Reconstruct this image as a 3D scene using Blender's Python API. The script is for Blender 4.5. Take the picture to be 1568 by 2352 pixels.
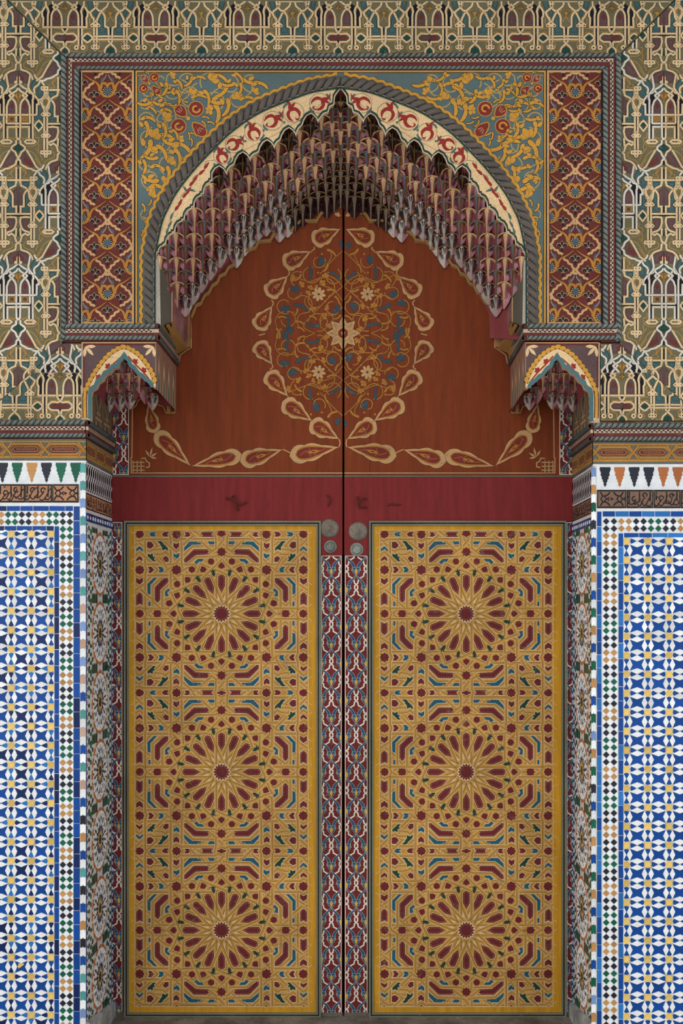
import bpy, math, random
from mathutils import Vector, Matrix
random.seed(7)
for o in list(bpy.data.objects): bpy.data.objects.remove(o)
SC = bpy.context.scene
COL = SC.collection
# ---------------------------------------------------------------- frame of reference
K = 0.002            # metres per unit on the front wall plane
VX, VY = 849.0, 1400.0   # point of the front plane straight ahead of the camera
CD = 5.0             # camera to front wall
DD = 0.516           # front wall to door leaves
def V(x, v, y=0.0): return Vector(((x-784)*K, y, (2352-v)*K))
def at(x, v, y):     # picture position -> plan position on a plane y behind the front wall
    s = 1+y/CD
    return (VX+(x-VX)*s, VY+(v-VY)*s)
def P3(x, v, y): a = at(x, v, y); return V(a[0], a[1], y)
# ---------------------------------------------------------------- camera
cam = bpy.data.cameras.new('camera'); co = bpy.data.objects.new('camera', cam); COL.objects.link(co)
co.location = V(VX, VY, -CD); co.rotation_euler = (math.pi/2, 0, 0)
cam.sensor_fit = 'HORIZONTAL'; cam.sensor_width = 36; cam.lens = 36*CD/(1568*K)
cam.shift_x = (784-VX)/1568; cam.shift_y = (VY-1176)/1568
cam.clip_start = 0.05; cam.clip_end = 200
SC.camera = co
# ---------------------------------------------------------------- world, sun, exposure
w = bpy.data.worlds.new('world'); SC.world = w; w.use_nodes = True
bg = w.node_tree.nodes['Background']; bg.inputs[0].default_value = (0.93, 0.97, 1.0, 1); bg.inputs[1].default_value = 1.06
sl = bpy.data.lights.new('sun', 'SUN'); sl.energy = 0.55; sl.angle = math.radians(55); sl.color = (1.0, 0.95, 0.88)
so = bpy.data.objects.new('sun', sl); COL.objects.link(so)
so.rotation_euler = Vector((0.62, 1.0, -0.42)).to_track_quat('-Z', 'Y').to_euler()
SC.view_settings.view_transform = 'Standard'; SC.view_settings.look = 'None'
SC.view_settings.exposure = 0.0; SC.view_settings.gamma = 1.0; SC.view_settings.use_curve_mapping = False
SC.cycles.max_bounces = 5; SC.cycles.diffuse_bounces = 3; SC.cycles.glossy_bounces = 2
# ---------------------------------------------------------------- materials
def lin(c): return tuple(((u/255)/12.92 if u/255 <= 0.04045 else ((u/255+0.055)/1.055)**2.4) for u in c)
MATS = {}
def mat(name, rgb, rough=0.6, kind='paint', metal=0.0):
    if name in MATS: return MATS[name]
    m = bpy.data.materials.new(name); m.use_nodes = True; MATS[name] = m
    nt = m.node_tree; b = nt.nodes['Principled BSDF']; L = nt.links; N = nt.nodes
    c = lin(rgb)
    b.inputs['Roughness'].default_value = rough; b.inputs['Metallic'].default_value = metal
    b.inputs['Specular IOR Level'].default_value = 0.22 if kind == 'glaze' else 0.15
    tc = N.new('ShaderNodeTexCoord')
    n1 = N.new('ShaderNodeTexNoise'); n1.inputs['Scale'].default_value = {'glaze': 25, 'wood': 6, 'stone': 9}.get(kind, 4.5)
    n1.inputs['Detail'].default_value = 3
    n2 = N.new('ShaderNodeTexNoise'); n2.inputs['Scale'].default_value = {'glaze': 140, 'wood': 40, 'stone': 60}.get(kind, 190)
    n2.inputs['Detail'].default_value = 3; n2.inputs['Roughness'].default_value = 0.7
    mp = N.new('ShaderNodeMapping')
    if kind == 'wood': mp.inputs['Scale'].default_value = (6, 6, 0.6)
    L.new(tc.outputs['Object'], mp.inputs[0])
    L.new(mp.outputs[0], n1.inputs['Vector']); L.new(mp.outputs[0], n2.inputs['Vector'])
    mx = N.new('ShaderNodeMix'); mx.data_type = 'RGBA'
    r1 = N.new('ShaderNodeMapRange'); r1.inputs[1].default_value = 0.3; r1.inputs[2].default_value = 0.7
    L.new(n1.outputs[0], r1.inputs[0]); L.new(r1.outputs[0], mx.inputs[0])
    lo, hi = {'glaze': (0.9, 1.06), 'wood': (0.84, 1.14), 'stone': (0.55, 1.35)}.get(kind, (0.82, 1.14))
    mx.inputs[6].default_value = (*[u*lo for u in c], 1); mx.inputs[7].default_value = (*[min(1, u*hi) for u in c], 1)
    r2 = N.new('ShaderNodeMapRange'); r2.inputs[1].default_value = 0.25; r2.inputs[2].default_value = 0.75
    g = {'glaze': 0.06, 'stone': 0.3, 'wood': 0.12}.get(kind, 0.3)
    r2.inputs[3].default_value = 1-g; r2.inputs[4].default_value = 1+g
    L.new(n2.outputs[0], r2.inputs[0])
    ml = N.new('ShaderNodeVectorMath'); ml.operation = 'SCALE'
    L.new(mx.outputs[2], ml.inputs[0]); L.new(r2.outputs[0], ml.inputs['Scale'])
    out = ml.outputs[0]
    if kind == 'glaze':
        oi = N.new('ShaderNodeObjectInfo'); r3 = N.new('ShaderNodeMapRange'); r3.inputs[3].default_value = 0.78; r3.inputs[4].default_value = 1.12
        L.new(oi.outputs['Random'], r3.inputs[0])
        m3 = N.new('ShaderNodeVectorMath'); m3.operation = 'SCALE'; L.new(out, m3.inputs[0]); L.new(r3.outputs[0], m3.inputs['Scale']); out = m3.outputs[0]
    if kind == 'paint':      # worn, rubbed spots
        n3 = N.new('ShaderNodeTexNoise'); n3.inputs['Scale'].default_value = 22; n3.inputs['Detail'].default_value = 4; n3.inputs['Roughness'].default_value = 0.75
        L.new(tc.outputs['Object'], n3.inputs['Vector'])
        r4 = N.new('ShaderNodeMapRange'); r4.inputs[1].default_value = 0.6; r4.inputs[2].default_value = 0.72; r4.inputs[4].default_value = 0.6
        L.new(n3.outputs[0], r4.inputs[0])
        m4 = N.new('ShaderNodeMix'); m4.data_type = 'RGBA'; L.new(r4.outputs[0], m4.inputs[0]); L.new(out, m4.inputs[6]); m4.inputs[7].default_value = (*lin((128, 108, 88)), 1); out = m4.outputs[2]
    L.new(out, b.inputs['Base Color'])
    bp = N.new('ShaderNodeBump'); bp.inputs['Strength'].default_value = {'glaze': 0.04, 'stone': 0.5}.get(kind, 0.18); bp.inputs['Distance'].default_value = 0.002
    L.new(n2.outputs[0], bp.inputs['Height']); L.new(bp.outputs[0], b.inputs['Normal'])
    return m
PAL = dict(
 cream=(220,190,146), cream2=(206,186,156), cream3=(218,208,192), olive=(110,104,78), teal=(72,98,98), mauve=(98,76,76), ochre=(180,132,62), ink=(24,24,32), green=(30,72,66), redp=(124,47,43), drk=(52,46,36),
 maroon=(104,46,42), och2=(180,124,54), tan=(204,160,112), blk=(36,38,38), slate=(80,94,101),
 sblue=(92,110,111), smred=(136,50,43), soch=(206,150,62), sline=(180,150,92), sdark=(48,40,30),
 acream=(228,194,146), ared=(150,49,43), agreen=(86,106,100), adark=(38,68,62),
 brown=(122,54,24), brownln=(190,148,100), mred=(118,46,36), moch=(172,114,44), mblue=(60,76,84),
 rail=(122,38,38), doch=(184,136,62), dochb=(194,140,38), dmar=(104,37,39), dblue=(32,86,108), dgrn=(28,62,54), dcream=(212,182,138), dink=(70,46,22),
 sgreen=(118,120,104), sred=(110,38,40), sbl=(30,80,108), scr=(226,212,196), syel=(206,160,58),
 ropel=(120,126,118), roped=(58,66,66), mold=(106,50,50), moldw=(196,172,146), frez=(106,104,94),
 carv=(100,92,86), carvshade=(48,44,44), gold=(150,112,62), dull=(104,96,84))
def pm(n):
    kind = 'wood' if n in ('brown', 'rail', 'dochb') else 'paint'
    return mat(n, PAL[n], 0.6 if kind == 'wood' else 0.62, kind)
# ---------------------------------------------------------------- object helpers
def setp(o, label=None, cat=None, kind=None, group=None):
    if label: o['label'] = label
    if cat: o['category'] = cat
    if kind: o['kind'] = kind
    if group: o['group'] = group
    return o
def link(name, me, parent=None):
    o = bpy.data.objects.new(name, me); COL.objects.link(o)
    if parent: o.parent = parent
    return o
def empty(name, loc=(0, 0, 0)):
    o = bpy.data.objects.new(name, None); o.location = loc; o.empty_display_size = 0.05; COL.objects.link(o); return o
class MB:
    def __init__(s): s.v = []; s.f = []; s.m = []; s.mats = []
    def mi(s, m):
        if isinstance(m, str): m = pm(m)
        if m not in s.mats: s.mats.append(m)
        return s.mats.index(m)
    def face(s, pts, m):
        b = len(s.v); s.v += [tuple(p) for p in pts]; s.f.append(tuple(range(b, b+len(pts)))); s.m.append(s.mi(m)); return s
    def box(s, x0, v0, x1, v1, y0, y1, m):
        a = [V(x, v, y) for y in (y0, y1) for v in (v0, v1) for x in (x0, x1)]
        b = len(s.v); s.v += [tuple(p) for p in a]; k = s.mi(m)
        for q in ((0,1,3,2),(4,6,7,5),(0,4,5,1),(2,3,7,6),(0,2,6,4),(1,5,7,3)): s.f.append(tuple(b+i for i in q)); s.m.append(k)
        return s
    def prism(s, pts, y0, y1, m, ms=None, inset=0):
        n = len(pts); b = len(s.v)
        cx = sum(p[0] for p in pts)/n; cy = sum(p[1] for p in pts)/n
        fr = pts
        if inset:
            fr = []
            for p in pts:
                d = math.hypot(p[0]-cx, p[1]-cy) or 1; fr.append((p[0]-(p[0]-cx)/d*inset, p[1]-(p[1]-cy)/d*inset))
        s.v += [tuple(V(p[0], p[1], y0)) for p in fr] + [tuple(V(p[0], p[1], y1)) for p in pts]
        k = s.mi(m); k2 = s.mi(ms) if ms else k
        s.f.append(tuple(range(b, b+n))); s.m.append(k)
        for i in range(n):
            j = (i+1) % n; s.f.append((b+j, b+i, b+n+i, b+n+j)); s.m.append(k2)
        return s
    def grid(s, rows, m, mf=None):
        b = len(s.v); w = len(rows[0])
        for r in rows: s.v += [tuple(p) for p in r]
        for i in range(len(rows)-1):
            for j in range(w-1):
                s.f.append((b+i*w+j, b+i*w+j+1, b+(i+1)*w+j+1, b+(i+1)*w+j)); s.m.append(s.mi(mf(i, j) if mf else m))
        return s
    def build(s, name, parent=None, smooth=False):
        me = bpy.data.meshes.new(name); me.from_pydata(s.v, [], s.f)
        for m in s.mats: me.materials.append(m)
        me.polygons.foreach_set('material_index', s.m)
        if smooth: me.polygons.foreach_set('use_smooth', [True]*len(s.f))
        me.update()
        return link(name, me, parent)
# ---------------------------------------------------------------- flat painting helpers
def clip(poly, reg):
    out = list(poly); n = len(reg)
    ar = sum(reg[i][0]*reg[(i+1) % n][1]-reg[(i+1) % n][0]*reg[i][1] for i in range(n))
    sg = 1 if ar > 0 else -1
    for i in range(n):
        (ax, ay), (bx, by) = reg[i], reg[(i+1) % n]
        f = lambda p: sg*((bx-ax)*(p[1]-ay)-(by-ay)*(p[0]-ax))
        src = out; out = []
        for j in range(len(src)):
            p, q = src[j], src[(j+1) % len(src)]; fp, fq = f(p), f(q)
            if fp >= 0: out.append(p)
            if (fp > 0 and fq < 0) or (fp < 0 and fq > 0):
                t = fp/(fp-fq); out.append((p[0]+(q[0]-p[0])*t, p[1]+(q[1]-p[1])*t))
        if len(out) < 3: return []
    return out
def rect(x0, y0, x1, y1): return [(x0, y0), (x1, y0), (x1, y1), (x0, y1)]
def smooth(pts, n=5, closed=False):
    out = []; N = len(pts)
    rng = range(N if closed else N-1)
    for i in rng:
        g = (lambda k: pts[k % N]) if closed else (lambda k: pts[max(0, min(N-1, k))])
        a, b, c, d = g(i-1), g(i), g(i+1), g(i+2)
        for k in range(n):
            t = k/n
            out.append(tuple(0.5*((2*b[q])+(-a[q]+c[q])*t+(2*a[q]-5*b[q]+4*c[q]-d[q])*t*t+(-a[q]+3*b[q]-3*c[q]+d[q])*t**3) for q in range(len(b))))
    if not closed: out.append(tuple(pts[-1]))
    return out
def circ(cx, cy, rx, ry=None, n=14, a0=0, a1=2*math.pi):
    ry = rx if ry is None else ry; full = abs(a1-a0) > 6.28
    return [(cx+rx*math.cos(a0+(a1-a0)*i/(n if full else n-1)), cy+ry*math.sin(a0+(a1-a0)*i/(n if full else n-1))) for i in range(n)]
def starp(cx, cy, r, ri, n=8, rot=0):
    return [(cx+(r if i % 2 == 0 else ri)*math.sin(rot+math.pi*i/n), cy-(r if i % 2 == 0 else ri)*math.cos(rot+math.pi*i/n)) for i in range(2*n)]
class Paint:
    LH = 0.00016
    def __init__(s, f, reg=None): s.f = f; s.reg = reg; s.mb = MB(); s.n = 0; s.tf = None
    def raw(s, pts, m, h):
        if s.tf: pts = [s.tf(p) for p in pts]
        if s.reg: pts = clip(pts, s.reg)
        if len(pts) >= 3: s.mb.face([s.f(p[0], p[1], h) for p in pts], m)
    def hh(s, L): s.n += 1; return L*s.LH+((s.n*0.6180339) % 1.0)*1.1e-4
    def poly(s, pts, m, L=1, edge=None, ew=1.0):
        h = s.hh(L)
        if edge: s.ribbon(list(pts), ew*2, edge, h=h, closed=True)
        s.raw(pts, m, h+(6e-6 if edge else 0))
    def ribbon(s, pts, w, m, L=2, closed=False, h=None, off=0):
        h = s.hh(L) if h is None else h
        n = len(pts); ws = w if isinstance(w, (list, tuple)) else None
        l, r = [], []
        for i in range(n):
            p = pts[i]; a = pts[i-1] if (i > 0 or closed) else None; b = pts[(i+1) % n] if (i < n-1 or closed) else None
            def nrm(u, v):
                d = math.hypot(v[0]-u[0], v[1]-u[1]) or 1e-6; return (-(v[1]-u[1])/d, (v[0]-u[0])/d)
            if a and b:
                n1, n2 = nrm(a, p), nrm(p, b); k = 1+n1[0]*n2[0]+n1[1]*n2[1]
                k = max(k, 0.45); nn = ((n1[0]+n2[0])/k, (n1[1]+n2[1])/k)
            else: nn = nrm(a, p) if a else nrm(p, b)
            hw = (ws[i] if ws else w)/2
            l.append((p[0]+nn[0]*(hw+off), p[1]+nn[1]*(hw+off))); r.append((p[0]-nn[0]*(hw-off), p[1]-nn[1]*(hw-off)))
        for i in range(n if closed else n-1):
            j = (i+1) % n; s.raw([l[i], l[j], r[j], r[i]], m, h)
    def band(s, pts, w, m, edge, ew, L=2, ink=None, iw=0.6, ioff=0, closed=False):
        h = s.hh(L)
        s.ribbon(pts, w+2*ew, edge, h=h, closed=closed); s.ribbon(pts, w, m, h=h+5e-6, closed=closed)
        if ink: s.ribbon(pts, iw, ink, h=h+1e-5, off=ioff, closed=closed)
    def build(s, name, parent):
        o = s.mb.build(name, parent); setp(o, kind='stuff'); return o
def onplane(y): return lambda x, v, h: V(x, v, y-h)
def seen(y): return lambda x, v, h: P3(x, v, y)+Vector((0, -h, 0))     # positions read on the plane at depth y
# ---------------------------------------------------------------- mouldings
def rope(name, path, r, pitch, parent, ml='ropel', md='roped', seg=16, flat=1.0, amp=0.22):
    mb = MB(); tot = 0; rows = []; cum = [0]
    for a, b in zip(path, path[1:]): cum.append(cum[-1]+(b-a).length)
    L = cum[-1]; n = max(8, int(L/pitch*(8 if amp < .3 else 22))); up = None
    for i in range(n+1):
        s = L*i/n; k = 0
        while k < len(cum)-2 and cum[k+1] < s: k += 1
        t = (s-cum[k])/max(1e-9, cum[k+1]-cum[k]); p = path[k].lerp(path[k+1], t)
        d = (path[k+1]-path[k]).normalized()
        a = d.cross(Vector((0, 1, 0)));  a = a.normalized() if a.length > 1e-3 else Vector((1, 0, 0))
        b = a.cross(d)
        row = []
        for j in range(seg+1):
            ph = 2*math.pi*j/seg; q = ph-2*math.pi*s/pitch/2
            rr = r*(1-amp+amp*abs(math.cos(q)))
            row.append(p+a*math.cos(ph)*rr+b*math.sin(ph)*rr*flat)
        rows.append(row)
    st = L/n
    mb.grid(rows, ml, lambda i, j: md if (lambda q: q < 1.35 if amp < .3 else abs(q-math.pi/2) < .24)(((2*math.pi*(j+.5)/seg)-math.pi*((i+.5)*st)/pitch) % math.pi) else ml)
    return mb.build(name, parent, True)
# ================================================================ the setting
grout = mat('grout', (226, 218, 206), 0.8, 'stone'); plaster = mat('plaster', (150, 140, 124), 0.8, 'stone')
stone = mat('stone', (120, 112, 104), 0.75, 'stone'); stone2 = mat('marble', (166, 166, 166), 0.6, 'stone'); dark = mat('void', (16, 12, 10), 0.9)
gw = mat('tilewhite', (243, 245, 247), 0.22, 'glaze')
fl = MB().box(-1200, 2452, 2760, 2520, -7.0, 0.9, mat('floor_marble', (206, 200, 190), .5, 'stone')).build('floor'); setp(fl, 'pale worn stone floor in front of the doorway', kind='structure')
FRZ_L, FRZ_R = 1061, 1070
wall_l = MB().box(-350, FRZ_L, 197, 2520, 0, 0.8, grout).build('wall_left'); setp(wall_l, 'tiled wall with blue and white star mosaic left of the door', kind='structure')
wall_r = MB().box(1362, FRZ_R, 1920, 2520, 0, 0.8, grout).build('wall_right'); setp(wall_r, 'tiled wall with blue and white star mosaic right of the door', kind='structure')
mb = MB().box(-350, -420, 1920, 128, 0.02, 0.8, plaster).box(-350, 128, 330, 745, 0.02, 0.8, plaster).box(-350, 745, 196, FRZ_L, 0.02, 0.8, plaster)
mb.box(1236, 128, 1920, 745, 0.02, 0.8, plaster).box(1363, 745, 1920, FRZ_R, 0.02, 0.8, plaster)
wall_u = mb.build('wall_upper'); setp(wall_u, 'upper wall carrying the painted panels and the carved arch', kind='structure')
ceil = MB().box(-1000, -560, 2560, -500, -2.4, 0.9, mat('ceiling_wood', (120, 92, 66), .7, 'wood')).build('ceiling'); setp(ceil, 'wooden gallery ceiling above the doorway', kind='structure')
blocker = MB().box(-350, -420, 1920, 2520, 0.62, 0.8, dark).build('light_blocker'); setp(blocker, kind='structure')  # slab added behind the leaves only to keep light from leaking in
TW = at(0, 2333, DD)[1]
thr = MB().box(197, TW, 1362, 2500, 0.30, 0.61, stone).box(197, TW+14, 1362, 2500, 0.02, 0.30, stone).build('door_sill'); setp(thr, 'worn stone sill under the double door', 'sill', 'structure')
# ---------------------------------------------------------------- glazed tiles
def glz(n, c): return mat('glaze_'+n, c, 0.2, 'glaze')
GB, GB2, GD, GY = glz('blue', (14, 74, 156)), glz('lightblue', (44, 118, 194)), glz('navy', (14, 42, 98)), glz('yellow', (238, 200, 112))
GK, GG, GO, GT = glz('black', (40, 42, 54)), glz('green', (22, 98, 74)), glz('amber', (196, 142, 84)), glz('turquoise', (88, 166, 164))
GR, GLB, GRU = glz('rust', (186, 112, 62)), glz('paleblue', (122, 152, 206)), glz('blush', (202, 164, 144))
TCACHE = {}
def tile(name, pts, c, m, parent, tilt=0.012, th=0.0025, rot=0.0):
    key = (tuple((round(p[0], 2), round(p[1], 2)) for p in pts), m.name)
    if key not in TCACHE:
        mb = MB(); n = len(pts)
        f = [((p[0])*K, -th, -p[1]*K) for p in pts]; fi = [(p[0]*K*0.975, -th, -p[1]*K*0.975) for p in pts]
        e = [(p[0]*K*0.997, -th*0.75, -p[1]*K*0.997) for p in pts]; bk = [(p[0]*K*0.997, 0.004, -p[1]*K*0.997) for p in pts]
        mb.v = fi+e+bk; k = mb.mi(m); mb.f = [tuple(range(n))]; mb.m = [k]
        for a in (0, n):
            for i in range(n): j = (i+1) % n; mb.f.append((a+j, a+i, a+n+i, a+n+j)); mb.m.append(k)
        me = bpy.data.meshes.new(name); me.from_pydata(mb.v, [], mb.f); me.materials.append(m); me.update(); TCACHE[key] = me
    o = link(name, TCACHE[key], parent); o.location = V(c[0], c[1], 0)
    o.rotation_euler = (random.uniform(-tilt, tilt), random.uniform(-tilt, tilt)+rot, random.uniform(-tilt, tilt)); return o
class Mosaic:          # tiles past the limit or too small to pick apart: one joined mesh
    def __init__(s, f): s.f = f; s.mb = MB()
    def add(s, pts, m, h=0.003, y=0):
        n = len(pts); cx = sum(p[0] for p in pts)/n; cy = sum(p[1] for p in pts)/n; b = len(s.mb.v)
        q = [(cx+(p[0]-cx)*0.96, cy+(p[1]-cy)*0.96) for p in pts]
        h *= random.uniform(0.8, 1.15)
        s.mb.v += [tuple(s.f(p[0], p[1], h)) for p in q]+[tuple(s.f(p[0], p[1], -0.001)) for p in pts]; k = s.mb.mi(m)
        s.mb.f.append(tuple(range(b, b+n))); s.mb.m.append(k)
        for i in range(n): j = (i+1) % n; s.mb.f.append((b+j, b+i, b+n+i, b+n+j)); s.mb.m.append(k)
    def build(s, name, parent): o = s.mb.build(name, parent); setp(o, kind='stuff'); return o
def zellige(wall, side):
    mir = side == 'r'
    a, b = (46.0, 44.2) if not mir else (49.0, 43.65)
    y0 = 1226 if not mir else 1243
    cols = [118-a*i for i in range(9)] if not mir else [1438+a*i for i in range(9)]
    S8 = starp(0, 0, 9.2, 7.0)
    tb = [(9.3, 0), (8.6, -2.2), (11.5, -6), (23, 0), (11.5, 6), (8.6, 2.2)]
    wr = lambda L: [(-(L/2-8), 0), (0, -6.6), (L/2-8, 0), (0, 6.6)]
    hr = wr(a); vr = [(p[1], p[0]) for p in wr(b)]
    ds = [(-a/2+8.6, -b/2+8.6), (0, -b/2+14.4), (a/2-8.6, -b/2+8.6), (a/2-14.4, 0), (a/2-8.6, b/2-8.6), (0, b/2-14.4), (-a/2+8.6, b/2-8.6), (-a/2+14.4, 0)]
    far = Mosaic(onplane(0)); cnt = {}
    lim = (122.5, 1e9) if not mir else (-1e9, 1433.5)
    def put(name, pts, c, m):
        xs = [c[0]+p[0] for p in pts]
        if not mir and max(xs) > 124.5:
            pts = clip(pts, rect(-60, -60, 124.5-c[0], 60))
        if mir and min(xs) < 1432:
            pts = clip(pts, rect(1432-c[0], -60, 60, 60))
        ys = y0-9-c[1]
        if len(pts) < 3: return
        if min(p[1] for p in pts) < ys: pts = clip(pts, rect(-60, ys, 60, 60)) if pts else pts
        if len(pts) < 3: return
        inview = -30 < c[0] < 1598 and c[1] < 2375
        cnt[name] = cnt.get(name, 0)+1
        if inview and cnt[name] <= 300: tile(name, pts, c, m, zp)
        else: far.add([(c[0]+p[0], c[1]+p[1]) for p in pts], m, 0.004)
    zp = empty('star_mosaic'); zp.parent = wall
    for j in range(28):
        y = y0+b*j
        for x in cols:
            put('yellow_star_tile', S8, (x, y), GY)
            for k, (dx, dy) in enumerate(((1, 0), (-1, 0), (0, 1), (0, -1))):
                t = [(p[0]*dx-p[1]*dy, p[0]*dy+p[1]*dx) for p in tb]
                if dy: t = [(q[0], q[1]*b/46) for q in t]
                put('dart_tile', t, (x, y), random.choice((GB, GB, GD, GB2)) if not mir else GB)
            for s in (1, -1):
                put('white_lozenge_tile', hr, (x+a/2, y+s*7.3), gw)
                put('white_lozenge_tile', vr, (x+s*7.3, y+b/2), gw)
            put('blue_star_tile', ds, (x+a/2, y+b/2), random.choice((GB, GB, GB, GD)) if not mir else GB)
    if not mir: tile('yellow_star_tile', S8, (49, 2219), GY, zp, th=0.0045)      # a mended spot
    # borders: (strip1, diamonds, strip2)
    if not mir: s1, dx, s2, qx, top, dt, tp2 = (125.5, 135.5), (144.5, 160.7), (169.5, 183), (184.5, 197), (1162.5, 1173.5), (1182, 1199), (1208.5, 1219)
    else: s1, dx, s2, qx, top, dt, tp2 = (1420, 1430.5), (1409.3, 1391.5), (1370.5, 1380.5), (1357.5, 1368), (1174.5, 1186.5), (1197.5, 1214), (1224.5, 1234.5)
    bp = empty('tile_border'); bp.parent = wall
    def strip(x0, x1, ya, yb, ln, vert, ms):
        p = ya
        while p < yb-2:
            l = min(random.uniform(0.85, 1.15)*ln, yb-p)
            q = rect(-(x1-x0)/2, -l/2+.6, (x1-x0)/2, l/2-.6); c = ((x0+x1)/2, p+l/2)
            if not vert: q = [(u[1], u[0]) for u in q][::-1]; c = (c[1], c[0])
            if -10 < c[0] < 1578 and c[1] < 2360: tile('strip_tile', q, c, random.choice(ms), bp)
            else: far.add([(c[0]+u[0], c[1]+u[1]) for u in q], ms[0], 0.004)
            p += l
    bl = (GB, GD, GB) if not mir else (GB, GB2, GB)
    strip(s1[0], s1[1], tp2[0], 2500, 34, True, bl); strip(s2[0], s2[1], top[0], 2500, 33, True, bl)
    if not mir: strip(tp2[0], tp2[1], -300, 124, 33, False, bl); strip(top[0], top[1], -300, 168, 33, False, bl)
    else: strip(tp2[0], tp2[1], 1432, 1880, 34, False, (GB2, GB)); strip(top[0], top[1], 1383, 1880, 34, False, (GB2, GB, GB2))
    D = [(0, -7.6), (7.6, 0), (0, 7.6), (-7.6, 0)]; seq = [GK, GG, GO] if not mir else [GK, GO, GK, GG]
    n = int((2500-dt[0])/16.75)
    for i in range(n):
        y = dt[0]+i*16.75
        for x in dx:
            m = seq[(i//2) % len(seq)]
            if y < 2362: tile('diamond_tile', D, (x, y), m, bp)
            else: far.add([(x+p[0], y+p[1]) for p in D], m)
        far.add([((dx[0]+dx[1])/2+p[0], y+8.4+p[1]) for p in D], gw, 0.003)
        for e in (min(dx)-1, max(dx)+1):
            sg = -1 if e < sum(dx)/2 else 1
            far.add([(e, y+1), (e+sg*7, y+8.4-1), (e, y+15.7)] if False else [(min(dx)-8 if sg < 0 else max(dx)+8, y+1), (e, y+8.4), (min(dx)-8 if sg < 0 else max(dx)+8, y+15.7)], gw, 0.003)
    i = 0; x = (min(dx)-15.7) if not mir else (max(dx)+17)
    while -300 < x < 1880:
        for k, y in enumerate(dt):
            if 0 < x+8 and x-8 < 1568: tile('diamond_tile', D, (x, y), seq[(1+i//2) % len(seq)], bp)
            else: far.add([(x+p[0], y+p[1]) for p in D], seq[(1+i//2) % len(seq)])
        far.add([(x+8+p[0], sum(dt)/2+p[1]) for p in D], gw, 0.003)
        x += -15.7 if not mir else 17; i += 1
    # notched corner column
    qp = empty('corner_column'); qp.parent = wall
    y = FRZ_L+4 if not mir else FRZ_R+4; i = 0; wq = qx[1]-qx[0]
    qs = [GT, GT, GLB, GT, GLB, GT, GLB, GT, GRU, GLB, GRU, GLB, GRU, GB, GT, GRU, GB, GT, GRU, GB, GK, GO, GB, GT, GK, GB, GO, GK, GB] if not mir else [GLB, GO, GG, GK, GB, GG, GO, GB, GG, GO, GB, GG, GO, GB, GG]*2
    while y < 2500:
        col = gw if i % 2 else qs[(i//2) % len(qs)]
        h = wq/2; t, bt = -10.1, 10.1
        q = [(-h, t+1), (-h*.3, t+1), (0, t-2.2), (h*.3, t+1), (h, t+1), (h, bt+.2), (h*.3, bt+.2), (0, bt-2.6), (-h*.3, bt+.2), (-h, bt+.2)]
        tile('notched_tile', q, ((qx[0]+qx[1])/2, y+10), col, qp, 0.006); y += 20.2; i += 1
    # stepped pennant frieze
    fy = (1063, 1110) if not mir else (1073, 1121)
    mp = empty('pennant_frieze'); mp.parent = wall
    hf = [(12.2, 0), (12.6, 6), (9.5, 14), (10.8, 18), (7.6, 22), (8, 27), (5.2, 29), (5.4, 33), (2.8, 36), (3.6, 40), (0, 46)]
    pen = [(-p[0], p[1]-23) for p in hf[:-1]]+[(0, 23)]+[(p[0], p[1]-23) for p in hf[:-1]][::-1]
    ms = [GG, GG, GK, GO, GG, GK, GG, GO, GK, GG, GO] if not mir else [GK, GR, GK, GK, GR, GR, GK, GR, GK, GR]
    for i in range(11):
        x = (174-33.6*i) if not mir else (1389+33.4*i)
        if x < -200 or x > 1800: continue
        tile('pennant_tile', pen, (x, fy[0]+23), ms[i % len(ms)], mp)
    # carved script tiles
    sp = empty('script_frieze'); sp.parent = wall
    sy = (1112.5, 1154) if not mir else (1125.5, 1167)
    gs = mat('glaze_carved', (178, 128, 96), 0.5) if not mir else mat('glaze_carved2', (128, 98, 80), 0.5)
    gi = mat('carved_ink', (40, 36, 38), 0.45)
    x = 181 if not mir else 1370
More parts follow.
